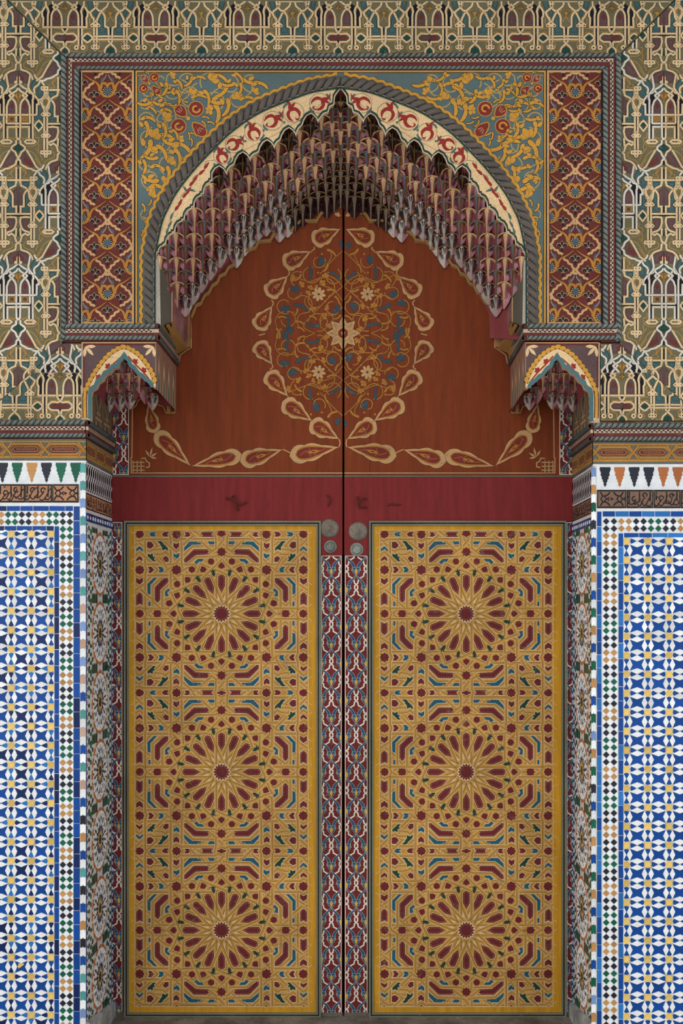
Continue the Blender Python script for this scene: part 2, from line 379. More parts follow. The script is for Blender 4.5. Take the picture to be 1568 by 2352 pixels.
    for i in range(6):
        w = 62 if i else (61 if not mir else 68); x0 = x-w if not mir else x
        t = MB().box(x0+.7, sy[0], x0+w-.7, sy[1], -0.004, 0.004, gi).build('script_tile', sp)
        p = Paint(onplane(-0.004)); r = random.Random(30+i+(9 if mir else 0)); p.reg = rect(x0+3, sy[0]+3.5, x0+w-3, sy[1]-3.5)
        h = sy[1]-sy[0]; cy = (sy[0]+sy[1])/2
        p.poly(rect(x0+3, sy[0]+3.5, x0+w-3, sy[1]-3.5), gs, 1)
        if i == 0:
            for q in (-1, 1):
                for z in (-1, 1):
                    c = (x0+w/2+q*w*.27, cy+z*h*.0)
                    p.ribbon(smooth([(x0+w/2+q*4, cy+z*16), (x0+w/2+q*10, cy+z*9), (x0+w/2+q*20, cy+z*7), (x0+w/2+q*26, cy+z*16)], 4), 3.4, gi, 2)
                    p.ribbon(smooth([(c[0]-7, cy), (c[0], cy+z*7), (c[0]+7, cy), (c[0]+13, cy+z*4)], 4), 2.8, gi, 2)
            p.poly(starp(x0+w/2, cy, 4, 2.6, 4), gi, 3)
        else:
            for k in range(5):
                bx = x0+6+k*w/5.2
                p.ribbon([(bx, sy[0]+4), (bx+r.uniform(-1, 1), cy+r.uniform(0, 12))], 3.2, gi, 2) if k % 2 == 0 else p.ribbon(smooth(circ(bx, cy-4+r.uniform(-5, 5), 5, 5.5, 9, r.uniform(0, 3), r.uniform(5, 7)), 2), 3, gi, 2)
                p.ribbon(smooth([(bx-9, cy+r.uniform(2, 14)), (bx, cy+r.uniform(9, 17)), (bx+9, cy+r.uniform(-2, 12)), (bx+14, cy+r.uniform(-12, 6))], 4), 2.8, gi, 2)
                p.poly(starp(bx+r.uniform(-4, 8), sy[0]+r.uniform(6, 34), 2.4, 1.8, 4), gi, 3)
        p.build('carved_script', t)
        x += -w if not mir else w
    # white rest of the wall face
    wm = MB()
    if not mir: wm.box(-350, FRZ_L, 184, 1112, -0.001, 0.002, gw).box(-350, 1155, 184, 1222, -0.001, 0.002, gw).box(136, 1223, 168.7, 2510, -0.001, 0.002, gw).box(-350, 1222, 136, 2510, -0.0008, 0.002, grout)
    else: wm.box(1369, FRZ_R, 1920, 1125, -0.001, 0.002, gw).box(1369, 1168, 1920, 1236, -0.001, 0.002, gw).box(1381, 1237, 1419, 2510, -0.001, 0.002, gw).box(1419, 1236, 1920, 2510, -0.0008, 0.002, grout)
    wm.build('tile_bed', wall)
    far.build('small_border_tiles', wall)
zellige(wall_l, 'l'); zellige(wall_r, 'r')
# ---------------------------------------------------------------- reveals (jambs): fine mosaic, u = depth in units, v = height
def jamb(wall, X, sg, t0):
    f = lambda u, v, h: Vector(((X-784)*K+sg*h, u*K, (2352-v)*K))
    W = DD/K
    mz = Mosaic(f); base = MB()
    base.face([f(0, t0, 0.0002), f(W, t0, 0.0002), f(W, 2510, 0.0002), f(0, 2510, 0.0002)], gw).build('jamb_bed', wall)
    # interlaced white lattice on black, carved script, bead row
    p = Paint(f); a, b = t0+4, t0+66
    p.poly(rect(0, a, W, b), 'ink', 3)
    for i in range(13):
        x = (i+.5)*W/13; hw = W/26*.8; c = (a+b)/2
        for z in (-1, 1):
            p.ribbon(smooth([(x-hw*.25, c+z*1), (x-hw, c+z*9), (x-hw, c+z*22), (x, c+z*31)], 4), 3, gw, 4)
            p.ribbon(smooth([(x+hw*.25, c+z*1), (x+hw, c+z*9), (x+hw, c+z*22), (x, c+z*31)], 4), 3, gw, 4.4)
        p.poly(starp(x, c, 6, 2.2, 4), gw, 5)
    a, b = t0+72, t0+106
    gs = MATS['glaze_carved'] if sg > 0 else MATS['glaze_carved2']; gi = MATS['carved_ink']
    p.poly(rect(0, a-2, W, b+2), gi, 3); p.poly(rect(4, a+1, W-4, b-1), gs, 4)
    r = random.Random(5)
    for i in range(22):
        x = 8+i*W/22.5
        p.ribbon(smooth([(x, a+r.uniform(3, 10)), (x+r.uniform(-5, 5), (a+b)/2), (x+r.uniform(-3, 9), b-r.uniform(3, 8)), (x+12, b-r.uniform(4, 16))], 4), 3.2, gi, 5)
        if i % 2: p.ribbon(circ(x+4, a+r.uniform(8, 20), 4.5, 4.5, 9), 2.6, gi, 5.5, closed=True)
    p.build('lattice_and_script', wall)
    a, b = t0+116, t0+136
    n = 11
    for i in range(n):
        x0, x1 = i*W/n, (i+1)*W/n
        mz.add(rect(x0+.8, a, x1-.8, b), GD if i % 3 else GB)
        mz.add(circ((x0+x1)/2, (a+b)/2, 6, 5, 10), gw, 0.0045)
    # star rosettes
    va = t0+140; per = 166.0; cx = W/2; nr = 8
    for s in (0, 1):
        for i in range(82):
            v = va+i*16
            mz.add(rect((3 if s == 0 else W-12), v, (12 if s == 0 else W-3), v+15), GD); mz.add([(7.5 if s == 0 else W-7.5, v+2), ((11 if s == 0 else W-4), v+7.5), (7.5 if s == 0 else W-7.5, v+13), (4 if s == 0 else W-11, v+7.5)], gw, 0.0045)
    for k in range(nr):
        cy = 1291+per*k; R = lambda r, a_: (cx+r*math.sin(a_), cy-r*math.cos(a_))
        if cy > 2500: break
        mz.add(circ(cx, cy, 12.5, 12.5, 16), GK)
        st = math.pi/8
        for i in range(16):
            a_ = i*st
            mz.add([R(13.5, a_-st/2), R(30, a_), R(13.5, a_+st/2), R(12.5, a_)], GY)
            mz.add([R(15.5, a_+st/2), R(29, a_+.04), R(38, a_+st/2), R(29, a_+st-.04)], GD)
            mz.add([R(31, a_), R(37, a_-.11), R(49, a_-.09), R(53, a_), R(49, a_+.09), R(37, a_+.11)], gw, 0.0035)
            mz.add([R(40, a_+st/2), R(50, a_+st/2-.07), R(57, a_+st/2), R(50, a_+st/2+.07)], GK)
            for z in (-1, 1): mz.add([R(54, a_+z*.03), R(57, a_+z*.15), R(68, a_+z*.15), R(69, a_+z*.05)], gw, 0.0035)
            mz.add([R(56, a_), R(60, a_+.04), R(64, a_), R(60, a_-.04)], GK)
            mz.add([R(70, a_-st/2+.03), R(76, a_-st/2+.05), R(78, a_), R(76, a_+st/2-.05), R(70, a_+st/2-.03), R(69, a_)], GR)
        r = random.Random(3)
        for q in (-1, 1):
            for i in range(9):
                t = -80+i*20
                for u, cm in ((70, GK), (86, GG), (103, GK)):
                    t2 = t+(8 if u == 86 else 0); rr = math.hypot(u, t2)
                    if rr < 87 or u > W/2-18: continue
                    ang = math.atan2(t2, q*u)+(.6 if u == 86 else 0); ca, sa = math.cos(ang), math.sin(ang)
                    mz.add([(cx+q*u+a_*ca-b_*sa, cy+t2+a_*sa+b_*ca) for a_, b_ in ((-7,-2),(-3,-5),(4,-4),(8,0),(4,4),(-3,5),(-7,2))], cm if i % 3 else GG)
            for u in range(6, 84, 13):
                for z in (-1, 1):
                    t = z*(per/2-5)
                    if math.hypot(u, t) < 81: continue
                    mz.add([(cx+q*u, cy+t-8), (cx+q*(u+5.5), cy+t-2), (cx+q*(u+4), cy+t+6), (cx+q*(u-4), cy+t+6), (cx+q*(u-5.5), cy+t-2)], GG if (u//13) % 2 else GK)
    mz.build('jamb_mosaic', wall)
    pl = MB(); z1 = 2345
    # stone plinth at the foot of the reveal
    xa, xb = (X, X+sg*9)
    q = [(0.0, z1), (DD, 2392), (DD, 2510), (0.0, 2510)]
    A = [V(xa, v, y) for y, v in q]; B = [V(xb, v+6, y) for y, v in q]
    pl.face(B, stone2)
    for i in range(4): pl.face([A[i], A[(i+1) % 4], B[(i+1) % 4], B[i]], stone2)
    pl.build('plinth', wall)
jamb(wall_l, 197, 1, FRZ_L); jamb(wall_r, 1362, -1, FRZ_R)
# ================================================================ painted strapwork panels of the outer wall
def blob(p, pts, dots, m, L, W=1.0):
    p.poly(pts, m, L, 'drk', W)
    for d in dots: p.poly(rect(d[0]-9, d[1]-9, d[0]+9, d[1]+9), 'ink', L+1)
DL = [  # cream lines of one half motif
 [(345,720),(390,768),(450,808),(505,835),(530,885),(595,910),(645,960),(690,1020)], [(335,800),(365,850),(425,890),(490,935),(450,980)], [(500,835),(470,880),(410,930),(450,980)],
 [(450,980),(395,1040),(368,1120),(365,1285),(362,1685),(325,1715)], [(450,980),(505,1040),(535,1130),(540,1440)], [(595,910),(602,990),(590,1010),(592,1780)],
 [(690,1020),(700,1090),(665,1100),(660,1290)], [(330,1285),(660,1285)], [(330,1440),(540,1440)], [(330,1500),(540,1500)], [(525,1500),(525,1765)],
 [(325,1715),(368,1750),(372,1810),(430,1845),(455,1900),(385,1955),(360,2020),(320,2070),(365,2110),(372,2170),(430,2205),(490,2245),(560,2255),(620,2290),(700,2300)],
 [(545,570),(520,720),(510,780),(540,850),(595,910)], [(620,560),(650,620),(720,660),(790,740),(800,790)], [(720,680),(690,745),(640,780),(612,830),(630,905)],
 [(870,838),(1083,838)], [(800,820),(800,940),(750,1000),(690,1020)], [(858,830),(858,940),(905,1010)], [(825,965),(755,1010),(765,1090),(825,1185)], [(825,965),(890,1010),(880,1080),(825,1185)],
 [(690,1020),(745,1075),(775,1150),(797,1200),(797,1930)], [(852,1200),(880,1150),(905,1015),(960,1060),(985,1130),(985,1310),(1040,1310),(1040,1445)], [(852,1180),(852,1930)],
 [(905,1010),(960,970),(1035,935),(1040,840)], [(855,1445),(1083,1445)], [(855,1510),(1040,1510),(1030,1680),(965,1750),(905,1770),(870,1790)], [(870,1790),(915,1830),(960,1800),(1020,1850),(1045,1940),(1083,1965)],
 [(820,2275),(855,2190),(930,2125),(1030,2090),(1040,2000),(1083,1965)], [(1048,600),(1048,900)], [(1048,1300),(1048,1440)], [(1048,1700),(1040,1850)], [(480,1915),(560,2050),(650,2215),(760,2300)]]
DF = [('mauve',[(450,1000),(400,1060),(385,1130),(383,1265),(515,1265),(515,1140),(495,1060)]), ('redp',[(450,1080),(470,1130),(448,1175),(425,1130)]), ('ochre',rect(388,1312,508,1412)), ('mauve',rect(425,1340,470,1380)),
 ('ink',rect(315,1310,345,1420)), ('ink',rect(312,1520,342,1690)), ('ink',[(510,880),(590,925),(575,1020),(575,1265),(557,1265),(552,1130),(515,1010),(485,945)]), ('ink',rect(555,1305,578,1700)), ('ink',rect(330,1462,560,1480)),
 ('ink',[(640,990),(680,1040),(672,1090),(640,1100),(640,1265),(612,1265),(612,1000)]), ('green',[(320,1815),(360,1835),(415,1895),(360,1930),(320,1975)]),
 ('green',[(700,1410),(720,1450),(765,1480),(725,1510),(700,1560),(678,1510),(635,1480),(678,1450)]), ('teal',[(620,615),(695,690),(630,790),(600,880),(550,820),(562,720),(598,680)]),
 ('teal',[(735,705),(770,770),(735,800),(782,900),(710,995),(650,905),(682,790)]), ('teal',[(690,1095),(765,1175),(735,1260),(770,1330),(770,1372),(625,1375),(625,1320),(695,1290)]),
 ('teal',[(915,1060),(955,1130),(960,1330),(1005,1335),(1005,1405),(885,1415),(885,1340),(945,1290),(885,1190)]), ('mauve',[(1075,940),(1075,1280),(1012,1280),(1012,1130),(980,1050),(1030,1000)]),
 ('mauve',[(880,1540),(1012,1540),(1010,1670),(930,1745),(880,1735),(935,1660)]), ('green',[(1075,1690),(1075,1840),(955,1800),(1015,1765)]), ('teal',[(875,870),(1015,870),(1005,920),(925,980),(880,935)]),
 ('mauve',[(380,1995),(430,1935),(520,2060),(650,2215),(560,2225),(430,2170),(392,2090)]), ('redp',[(450,2010),(470,2080),(540,2130),(600,2205),(500,2160),(440,2110)]), ('mauve',[(880,2240),(930,2160),(1075,2120),(1075,2330),(900,2330)]), ('redp',[(1075,2150),(1050,2200),(990,2230),(1000,2290),(1040,2240),(1075,2260)]),
 ('ink',rect(1065,640,1083,820)), ('ink',rect(1062,1310,1083,1420)), ('ink',rect(870,1470,1083,1486)), ('ink',rect(815,1320,835,1590)), ('ink',rect(815,1680,835,1920)), ('ink',rect(310,2090,335,2180)),
 ('ochre',[(335,880),(405,915),(395,960),(355,1010),(335,1080)]), ('teal',[(340,745),(440,820),(460,840),(430,870),(370,830),(335,790)])]
DO = [[(380,1530),(500,1530),(500,1690),(440,1700),(420,1730),(380,1690)], [(480,1850),(600,1850),(680,1790),(700,1700),(640,1690),(630,1600)], [(520,1930),(620,1990),(760,2200),(830,2110),(960,2060),(985,1990),(930,1930),(950,1880)], [(640,1880),(720,1990),(770,2110)], [(600,1700),(640,1760),(700,1830),(690,1930)], [(770,1040),(810,1000),(860,1040),(820,1130),(780,1080)], [(820,690),(900,600),(1020,560),(1010,640),(950,720),(990,790),(880,790),(900,730)], [(930,740),(960,650),(1010,600)], [(640,2070),(700,2160),(760,2230),(800,2170)]]
EL = [[(1028,0),(960,50),(888,110),(935,160),(968,220),(982,300),(985,430),(1028,490)], [(840,0),(850,60),(890,105),(840,195),(825,290),(825,690)], [(740,0),(745,90),(765,110),(785,180),(772,240),(772,690)], [(740,95),(690,170),(690,250),(705,270),(700,405)],
 [(690,408),(1028,408)], [(1028,490),(990,512),(900,505),(845,570),(900,628),(1000,630),(1010,680),(1028,690),(970,745),(965,800)], [(378,40),(400,100),(475,165),(440,220),(425,280),(425,400),(375,420),(372,620),(345,650),(385,690),(420,730),(432,800)],
 [(345,545),(630,550)], [(345,590),(630,592)], [(475,165),(510,220),(548,300),(548,640)], [(565,115),(520,160),(475,165)], [(565,115),(605,150),(650,195),(610,270),(592,310),(592,640)], [(690,170),(650,195)], [(378,0),(378,40)], [(525,0),(545,90),(565,115),(590,60),(595,0)], [(345,22),(520,20)]]
EF = [('mauve',[(888,170),(850,230),(845,385),(965,385),(955,260),(930,200)]), ('redp',[(905,220),(930,260),(905,295),(880,260)]), ('ink',[(840,50),(865,85),(850,110),(875,135),(830,200),(810,290),(810,385),(790,385),(785,180),(765,110)]), ('ink',[(735,120),(755,200),(757,385),(715,385),(712,270),(692,240),(702,170)]),
 ('ink',rect(790,430,810,670)), ('mauve',[(880,570),(920,540),(1028,530),(1028,602),(910,605)]), ('redp',[(905,570),(940,552),(1028,560),(1028,585),(930,592)]), ('green',[(688,530),(705,550),(738,572),(705,592),(688,612),(670,592),(640,572),(670,550)]), ('green',[(345,705),(390,735),(415,795),(345,795)]),
 ('teal',[(490,205),(520,262),(535,310),(500,380),(525,430),(528,525),(398,525),(398,445),(450,420),(455,280)]), ('ochre',[(345,140),(360,175),(395,190),(365,225),(345,270)]), ('ochre',[(1028,50),(1045,100),(1028,190),(1000,140),(960,130),(1005,105)]), ('teal',[(610,0),(690,0),(690,60),(660,150),(610,110)]), ('teal',[(565,140),(540,165),(548,220),(565,265),(590,220),(600,170)]),
 ('ink',rect(335,420,352,525)), ('ink',rect(562,420,578,640)), ('ink',rect(370,565,530,576)), ('ink',[(1000,425),(1028,425),(1028,465)]), ('ink',rect(1012,600,1028,660)), ('green',[(1028,710),(1000,745),(985,795),(1028,795)])]
EO = [[(400,620),(520,620),(500,680),(530,740),(480,780),(440,740)], [(640,640),(720,650),(690,720),(740,780),(850,780),(940,760),(950,690),(880,650),(850,640)], [(620,430),(750,440),(740,500),(660,480),(630,500)], [(860,430),(980,440),(980,480),(870,480)], [(640,270),(660,300),(650,380)], [(400,330),(345,250),(310,180)], [(410,140),(440,180),(405,280)]]
def inl(p, q, m, w_):
    c = {'teal': 'green', 'mauve': 'maroon', 'ochre': 'drk'}.get(m)
    if not c: return
    cx = sum(u[0] for u in q)/len(q); cy = sum(u[1] for u in q)/len(q)
    p.ribbon([(cx+(u-cx)*.68, cy+(v-cy)*.74) for u, v in q], w_, c, 2, closed=True)
def domA(p, x0, y0, fl, wh=False):
    p.tf = lambda q: (x0+((1083-q[0]) if fl else (q[0]-330))/7.844, y0+(q[1]-580)/7.84)
    p.tf = (lambda g: (lambda q: g(q)))(p.tf)
    for m, q in DF: p.poly(q, m, 1, 'drk', 7); inl(p, q, m, 7)
    for q in DO: p.ribbon(smooth(q, 3), 14, 'ochre', 2)
    for i, q in enumerate(DL): p.band(smooth(q, 2) if len(q) > 4 else q, 35, 'cream3' if wh and i < 15 else 'cream', 'drk', 5, 3)
    p.poly([(345,575),(365,620),(360,660),(400,680),(405,710),(370,730),(345,715)], 'cream', 5, 'drk', 5)
    p.band([(480,1738),(612,1738),(642,1768),(612,1800),(480,1800),(447,1768)], 34, 'cream', 'drk', 5, 5, closed=True)
    p.band([(700,1388),(738,1425),(780,1480),(738,1530),(700,1578),(662,1530),(622,1480),(662,1425)], 32, 'cream', 'drk', 5, 5, closed=True)
    blob(p, [(745,770),(870,770),(880,840),(855,860),(850,960),(800,960),(795,860),(745,845),(728,805)], [(770,805),(832,808),(828,865),(830,925)], 'cream', 5, 6)
    for y in (1270, 1655): blob(p, [(825,y-80),(862,y-45),(925,y+5),(890,y+45),(760,y+45),(728,y+5),(788,y-45)], [(825,y-40),(765,y+8),(882,y+8)], 'cream', 5, 6)
    blob(p, [(790,1920),(865,1920),(930,1930),(930,1995),(870,2005),(855,2055),(798,2055),(785,2005),(722,1990),(725,1930)], [(768,1963),(828,1963),(885,1960),(828,2020)], 'cream', 5, 6)
    p.tf = None
def domE(p, x0, y0, fl):     # x0: axis of the paired lancets
    p.tf = lambda q: (x0+(1 if fl else -1)*(1028-q[0])/6.533, y0+q[1]/6.533)
    for m, q in EF: p.poly(q, m, 1, 'drk', 6); inl(p, q, m, 6)
    for q in EO: p.ribbon(smooth(q, 3), 12, 'ochre', 2)
    for q in EL: p.band(smooth(q, 2) if len(q) > 4 else q, 29, 'cream', 'drk', 4, 3)
    p.band([(888,66),(928,110),(888,152),(850,110)], 22, 'cream', 'drk', 4, 5, closed=True); p.poly(rect(880,102,896,118), 'ink', 6)
    for cx in (755, 855): p.band(circ(cx, 715, 26, 28, 8), 27, 'cream', 'drk', 4, 5, closed=True); p.poly(rect(cx-9, 706, cx+9, 726), 'ink', 6)
    p.band([(688,503),(728,522),(770,573),(728,615),(688,638),(650,615),(606,572),(650,525)], 27, 'cream', 'drk', 4, 5, closed=True)
    blob(p, [(570,300),(600,330),(650,370),(640,410),(500,410),(495,375),(540,335)], [(570,350),(522,388),(620,385)], 'cream', 5, 5)
    blob(p, [(540,640),(600,640),(600,675),(640,690),(635,735),(600,745),(575,775),(545,745),(508,730),(505,690),(545,675)], [(572,660),(530,706),(572,706),(615,706),(575,745)], 'cream', 5, 5)
    blob(p, [(525,0),(620,0),(600,40),(590,95),(545,95),(535,40)], [(565,40),(565,82)], 'cream', 5, 5)
    p.tf = None
def strap_panel(name, label, slab, sets):
    mb = MB()
    for q in slab: mb.prism(q, 0.0, 0.02, 'olive')
    t = mb.build(name); setp(t, label, 'panel')
    for reg, fn in sets:
        p = Paint(onplane(0.0), reg); fn(p); p.build('painted_strapwork', t)
    return t
XA, YA = 42.0, 174.0
def sideA(mirror, rows, cols):
    def fn(p):
        for j in rows:
            for i in cols:
                f = (i+j) % 2 == 1
                if mirror: domA(p, 1566-XA-96*(i+1), YA+207*j, not f, (j != 0) or i == 0)
                else: domA(p, XA+96*i, YA+207*j, f, j != 0)
    return fn
def edgeE(axis, y0, n0, n1):
    def fn(p):
        for i in range(n0, n1):
            domE(p, axis+209.2*i, y0, False); domE(p, axis+209.2*i, y0, True)
    return fn
top = [(144, 126), (1422, 126), (1778, -230), (-212, -230)]
def toppat(p):
    edgeE(149, 0, -2, 9)(p)
    for i in range(-4, 20):
        domA(p, 44.6+104.6*i-0, -207+4, (i+0) % 2 == 0)
strap_panel('strapwork_panel', 'long painted panel of cream strapwork above the arch frame', [top], [([(146, 124), (1420, 124), (1541, 3), (25, 3)], edgeE(149, 0, -1, 8))])
ms = lambda q: [(1566-u, v) for u, v in q][::-1]
L1 = [(-340, -340), (-103, -118), (142, 127), (142, 790), (-50, 966), (-340, 966)]; L2 = [(71.5, 856), (187, 856), (187, 966), (-48.5, 966)]; L3 = [(143, 790.5), (187, 790.5), (187, 856), (71.5, 856)]
strap_panel('strapwork_panel', 'tall painted panel of cream strapwork left of the arch', [L1, L2, L3], [(L1, sideA(False, (-2, -1, 0, 1, 2, 3), (-4, -3, -2, -1, 0))), (L2, edgeE(138, 846, -2, 2)), (L3, sideA(False, (2, 3), (0, 1)))])
R1, R2, R3 = ms(L1), ms(L2), ms(L3)
strap_panel('strapwork_panel', 'tall painted panel of cream strapwork right of the arch', [R1, R2, R3], [(R1, sideA(True, (-2, -1, 0, 1, 2, 3), (-4, -3, -2, -1, 0))), (R2, edgeE(1428, 846, -1, 3)), (R3, sideA(True, (2, 3), (0, 1)))])
# ================================================================ mouldings
def checker(p, a, b, w, vert):
    n = int((b-a)/10.4)
    for i in range(n):
        for r in (0, 1):
            t = a+i*10.4+r*5.2; q = rect(t, w+r*3.2-3.3, t+4.6, w+r*3.2-.3)
            p.poly([(u[1], u[0]) for u in q] if vert else q, 'ink', 3)
def hmould(parent, x0, x1, ys, cap=None):
    """four strand moulding: rope, checker, red fillet, rope"""
    y1, yc, yr, y2, r1, r2 = ys
    mb = MB().box(x0, y1-r1, x1, y2+r2, -0.012, 0.02, 'mold').box(x0, yc-4, x1, yc+4, -0.0155, 0, 'moldw'); mb.build('fillet', parent)
    p = Paint(onplane(-0.0155)); checker(p, x0+3, x1-3, yc, False); p.build('checker_inlay', parent)
    rope('rope_bead', [V(x0, y1, -0.012), V(x1, y1, -0.012)], r1*K, 13*K, parent); rope('rope_bead', [V(x0, y2, -0.012), V(x1, y2, -0.012)], r2*K, 11*K, parent)
def dmould(parent, X, sg, ys, d0, d1):
    """the same moulding returning along a reveal face at x = X (facing sg)"""
    y1, yc, yr, y2, r1, r2 = ys
    f = lambda y, v, h: Vector(((X-784)*K+sg*h, y, (2352-v)*K))
    mb = MB()
    e0 = d0
    for a, b, h, m in ((y1-r1, y2+r2, 0.012, 'mold'), (yc-4, yc+4, 0.0155, 'moldw')):
        d0 = e0 if m == 'mold' else e0-0.0035
        mb.face([f(d0, a, h), f(d1, a, h), f(d1, b, h), f(d0, b, h)], m); mb.face([f(d0, b, h), f(d1, b, h), f(d1, b, 0), f(d0, b, 0)], m); mb.face([f(d0, a, h), f(d1, a, h), f(d1, a, 0), f(d0, a, 0)], m); mb.face([f(d0, a, h), f(d0, b, h), f(d0, b, 0), f(d0, a, 0)], m)
    mb.build('fillet', parent)
    p = Paint(lambda u, v, h: f(u*K, v, 0.0155+h)); checker(p, d0/K+3, d1/K-3, yc, False); p.build('checker_inlay', parent)
    for yy, rr in ((y1, r1), (y2, r2)):
        rp = [f(d0, yy, 0.012), f(d1, yy, 0.012)]
        mbr = rope('rope_bead', rp, rr*K, 12*K, parent)
t = empty('trim_1', V(783, 128)); setp(t, 'rope and checker moulding framing the arch panel', kind='structure')
t.location = (0, 0, 0)
for sx in (0, 1):
    X = (lambda x: 1566-x) if sx else (lambda x: x)
    bx = lambda a, b, y0, y1, z0, z1, m, mb: mb.box(min(X(a), X(b)), y0, max(X(a), X(b)), y1, z0, z1, m)
    mb = MB(); bx(142, 186, 124, 786, -0.004, 0.02, 'mold', mb); bx(155, 158, 136, 776, -0.010, 0, 'mold', mb); bx(158.5, 166, 136, 776, -0.008, 0, 'moldw', mb); bx(183, 186.5, 166, 744, -0.0047, 0, 'ink', mb); mb.build('fillet', t)
    p = Paint(onplane(-0.008)); checker(p, 140, 772, X(162.3), True); p.build('checker_inlay', t)
    rope('rope_bead', [V(X(147.5), 128, -0.008), V(X(147.5), 786, -0.008)], 6.5*K, 13*K, t); rope('rope_bead', [V(X(177), 160, -0.008), V(X(177), 748, -0.008)], 6.2*K, 13*K, t)
mb = MB().box(142.4, 124.4, 1423.6, 161.5, -0.0043, 0.0195, 'mold').box(166, 136.5, 1400, 143.5, -0.0083, 0, 'moldw').build('fillet', t)
p = Paint(onplane(-0.0083)); checker(p, 168, 1398, 140, False); p.build('checker_inlay', t)
rope('rope_bead', [V(146, 129, -0.008), V(1420, 129, -0.008)], 5*K, 13*K, t); rope('rope_bead', [V(175, 157.5, -0.008), V(1391, 157.5, -0.008)], 4*K, 11*K, t)
LOWM = (750.5, 762, 769, 777.5, 6, 5.5)
for sx in (0, 1):
    x0, x1 = (150, 358) if not sx else (1208, 1416)
    hmould(t, x0, x1, LOWM); dmould(t, 358 if not sx else 1208, 1 if not sx else -1, LOWM, -0.012, DD-0.01)
t2 = empty('trim_2'); setp(t2, 'rope and checker cornice above the left tiled wall', kind='structure')
t3 = empty('trim_3'); setp(t3, 'rope and checker cornice above the right tiled wall', kind='structure')
CL, CR = (972, 985, 992, 1001, 6.5, 5.5), (979, 992, 1000, 1009, 6.5, 5.5)
hmould(t2, -350, 199, CL); dmould(t2, 197, 1, CL, -0.012, DD-0.01); hmould(t3, 1360, 1920, CR); dmould(t3, 1362, -1, CR, -0.012, DD-0.01)
# interlaced wooden frieze under each cornice
def frieze(name, label, x0, x1, a, b, X, sg, s0):
    t = MB().box(x0, a, x1, b, -0.004, 0.02, 'frez').build(name); setp(t, label, 'frieze')
    f2 = lambda u, v, h: Vector(((X-784)*K+sg*(0.004+h), u*K, (2352-v)*K))
    MB().face([f2(0, a, 0), f2(DD/K, a, 0), f2(DD/K, b, 0), f2(0, b, 0)], 'frez').face([f2(0, b, 0), f2(DD/K, b, 0), f2(DD/K, b, -.004), f2(0, b, -.004)], 'frez').build('reveal_board', t)
    for fn, xa, xb in ((onplane(-0.004), x0, x1), (f2, 0, DD/K)):
        p = Paint(fn, rect(xa, a, xb, b)); c = (a+b)/2-1; h = (b-a)/2
        p.ribbon([(xa, a+6), (xb, a+6)], 3, 'ochre', 1); p.ribbon([(xa, b-8), (xb, b-8)], 5, 'ochre', 1)
        x = s0 if fn is not f2 else 40
        while x > xa: x -= 87.5
        while x < xb+90:
            p.poly([(x-34, c), (x-26, c-8), (x+26, c-8), (x+34, c), (x+26, c+8), (x-26, c+8)], 'maroon', 2)
            p.band([(x-43, c), (x-30, c-12), (x+30, c-12), (x+43, c), (x+30, c+12), (x-30, c+12)], 5, 'och2', 'drk', .6, 3, closed=True)
            p.ribbon([(x-30, c), (x-24, c-5.5), (x+24, c-5.5), (x+30, c), (x+24, c+5.5), (x-24, c+5.5)], 1.4, 'ochre', 3, closed=True)
            for k in range(12):
                for z in (-1.6, 1.6): p.poly(rect(x-20+k*3.6, c+z-.6, x-18.8+k*3.6, c+z+.6), 'cream', 3)
            for z in (-1, 1): p.band([(x+34, c-z*17), (x+38, c-z*9), (x+52, c+z*9), (x+56, c+z*17)], 4.5, 'och2', 'drk', .6, 4)
            x += 87.5
        p.build('painted_interlace', t)
    MB().box(x0, b-0.5, x1, b+4, -0.002, 0.02, gw).build('joint_strip', t)
frieze('wooden_frieze', 'painted wooden frieze of linked ochre hexagons over the left tiles', -350, 197.5, 1008, FRZ_L-3, 197, 1, 59)
frieze('wooden_frieze', 'painted wooden frieze of linked ochre hexagons over the right tiles', 1361.5, 1920, 1015, FRZ_R-4, 1362, -1, 1409)
# upper reveals between cornice and corbel arch
def reveal(name, label, X, sg, a, b):
    f2 = lambda u, v, h: Vector(((X-784)*K+sg*h, u*K, (2352-v)*K)); W = DD/K
    t = MB().face([f2(0, a, 0.001), f2(W, a, 0.001), f2(W, b, 0.001), f2(0, b, 0.001)], 'dull').build(name); setp(t, label, 'panel')
    p = Paint(lambda u, v, h: f2(u, v, h+0.001), rect(0, a, W, b))
    for k in range(3):
        x = 30+k*85
        for z in (-1, 1):
            p.ribbon(smooth([(x, a+4), (x+z*18, a+40), (x+z*22, a+70), (x+z*6, a+92), (x+z*16, a+120), (x+z*30, b)], 4), 4, 'tan', 2)
            p.ribbon(smooth([(x+z*36, a), (x+z*30, a+36), (x+z*38, a+80), (x+z*26, b)], 4), 3, 'ochre', 2)
        p.ribbon([(x-30, b-22), (x+30, b-22)], 4, 'tan', 2); p.poly(starp(x, a+58, 9, 5, 4), 'maroon', 2); p.ribbon([(x-20, b-36), (x+20, b-36)], 3, 'tan', 2)
    p.build('painted_tracery', t)
reveal('reveal_panel', 'olive panel of tan tracery in the left reveal', 197, 1, 830, 966); reveal('reveal_panel', 'olive panel of tan tracery in the right reveal', 1362, -1, 838, 972)
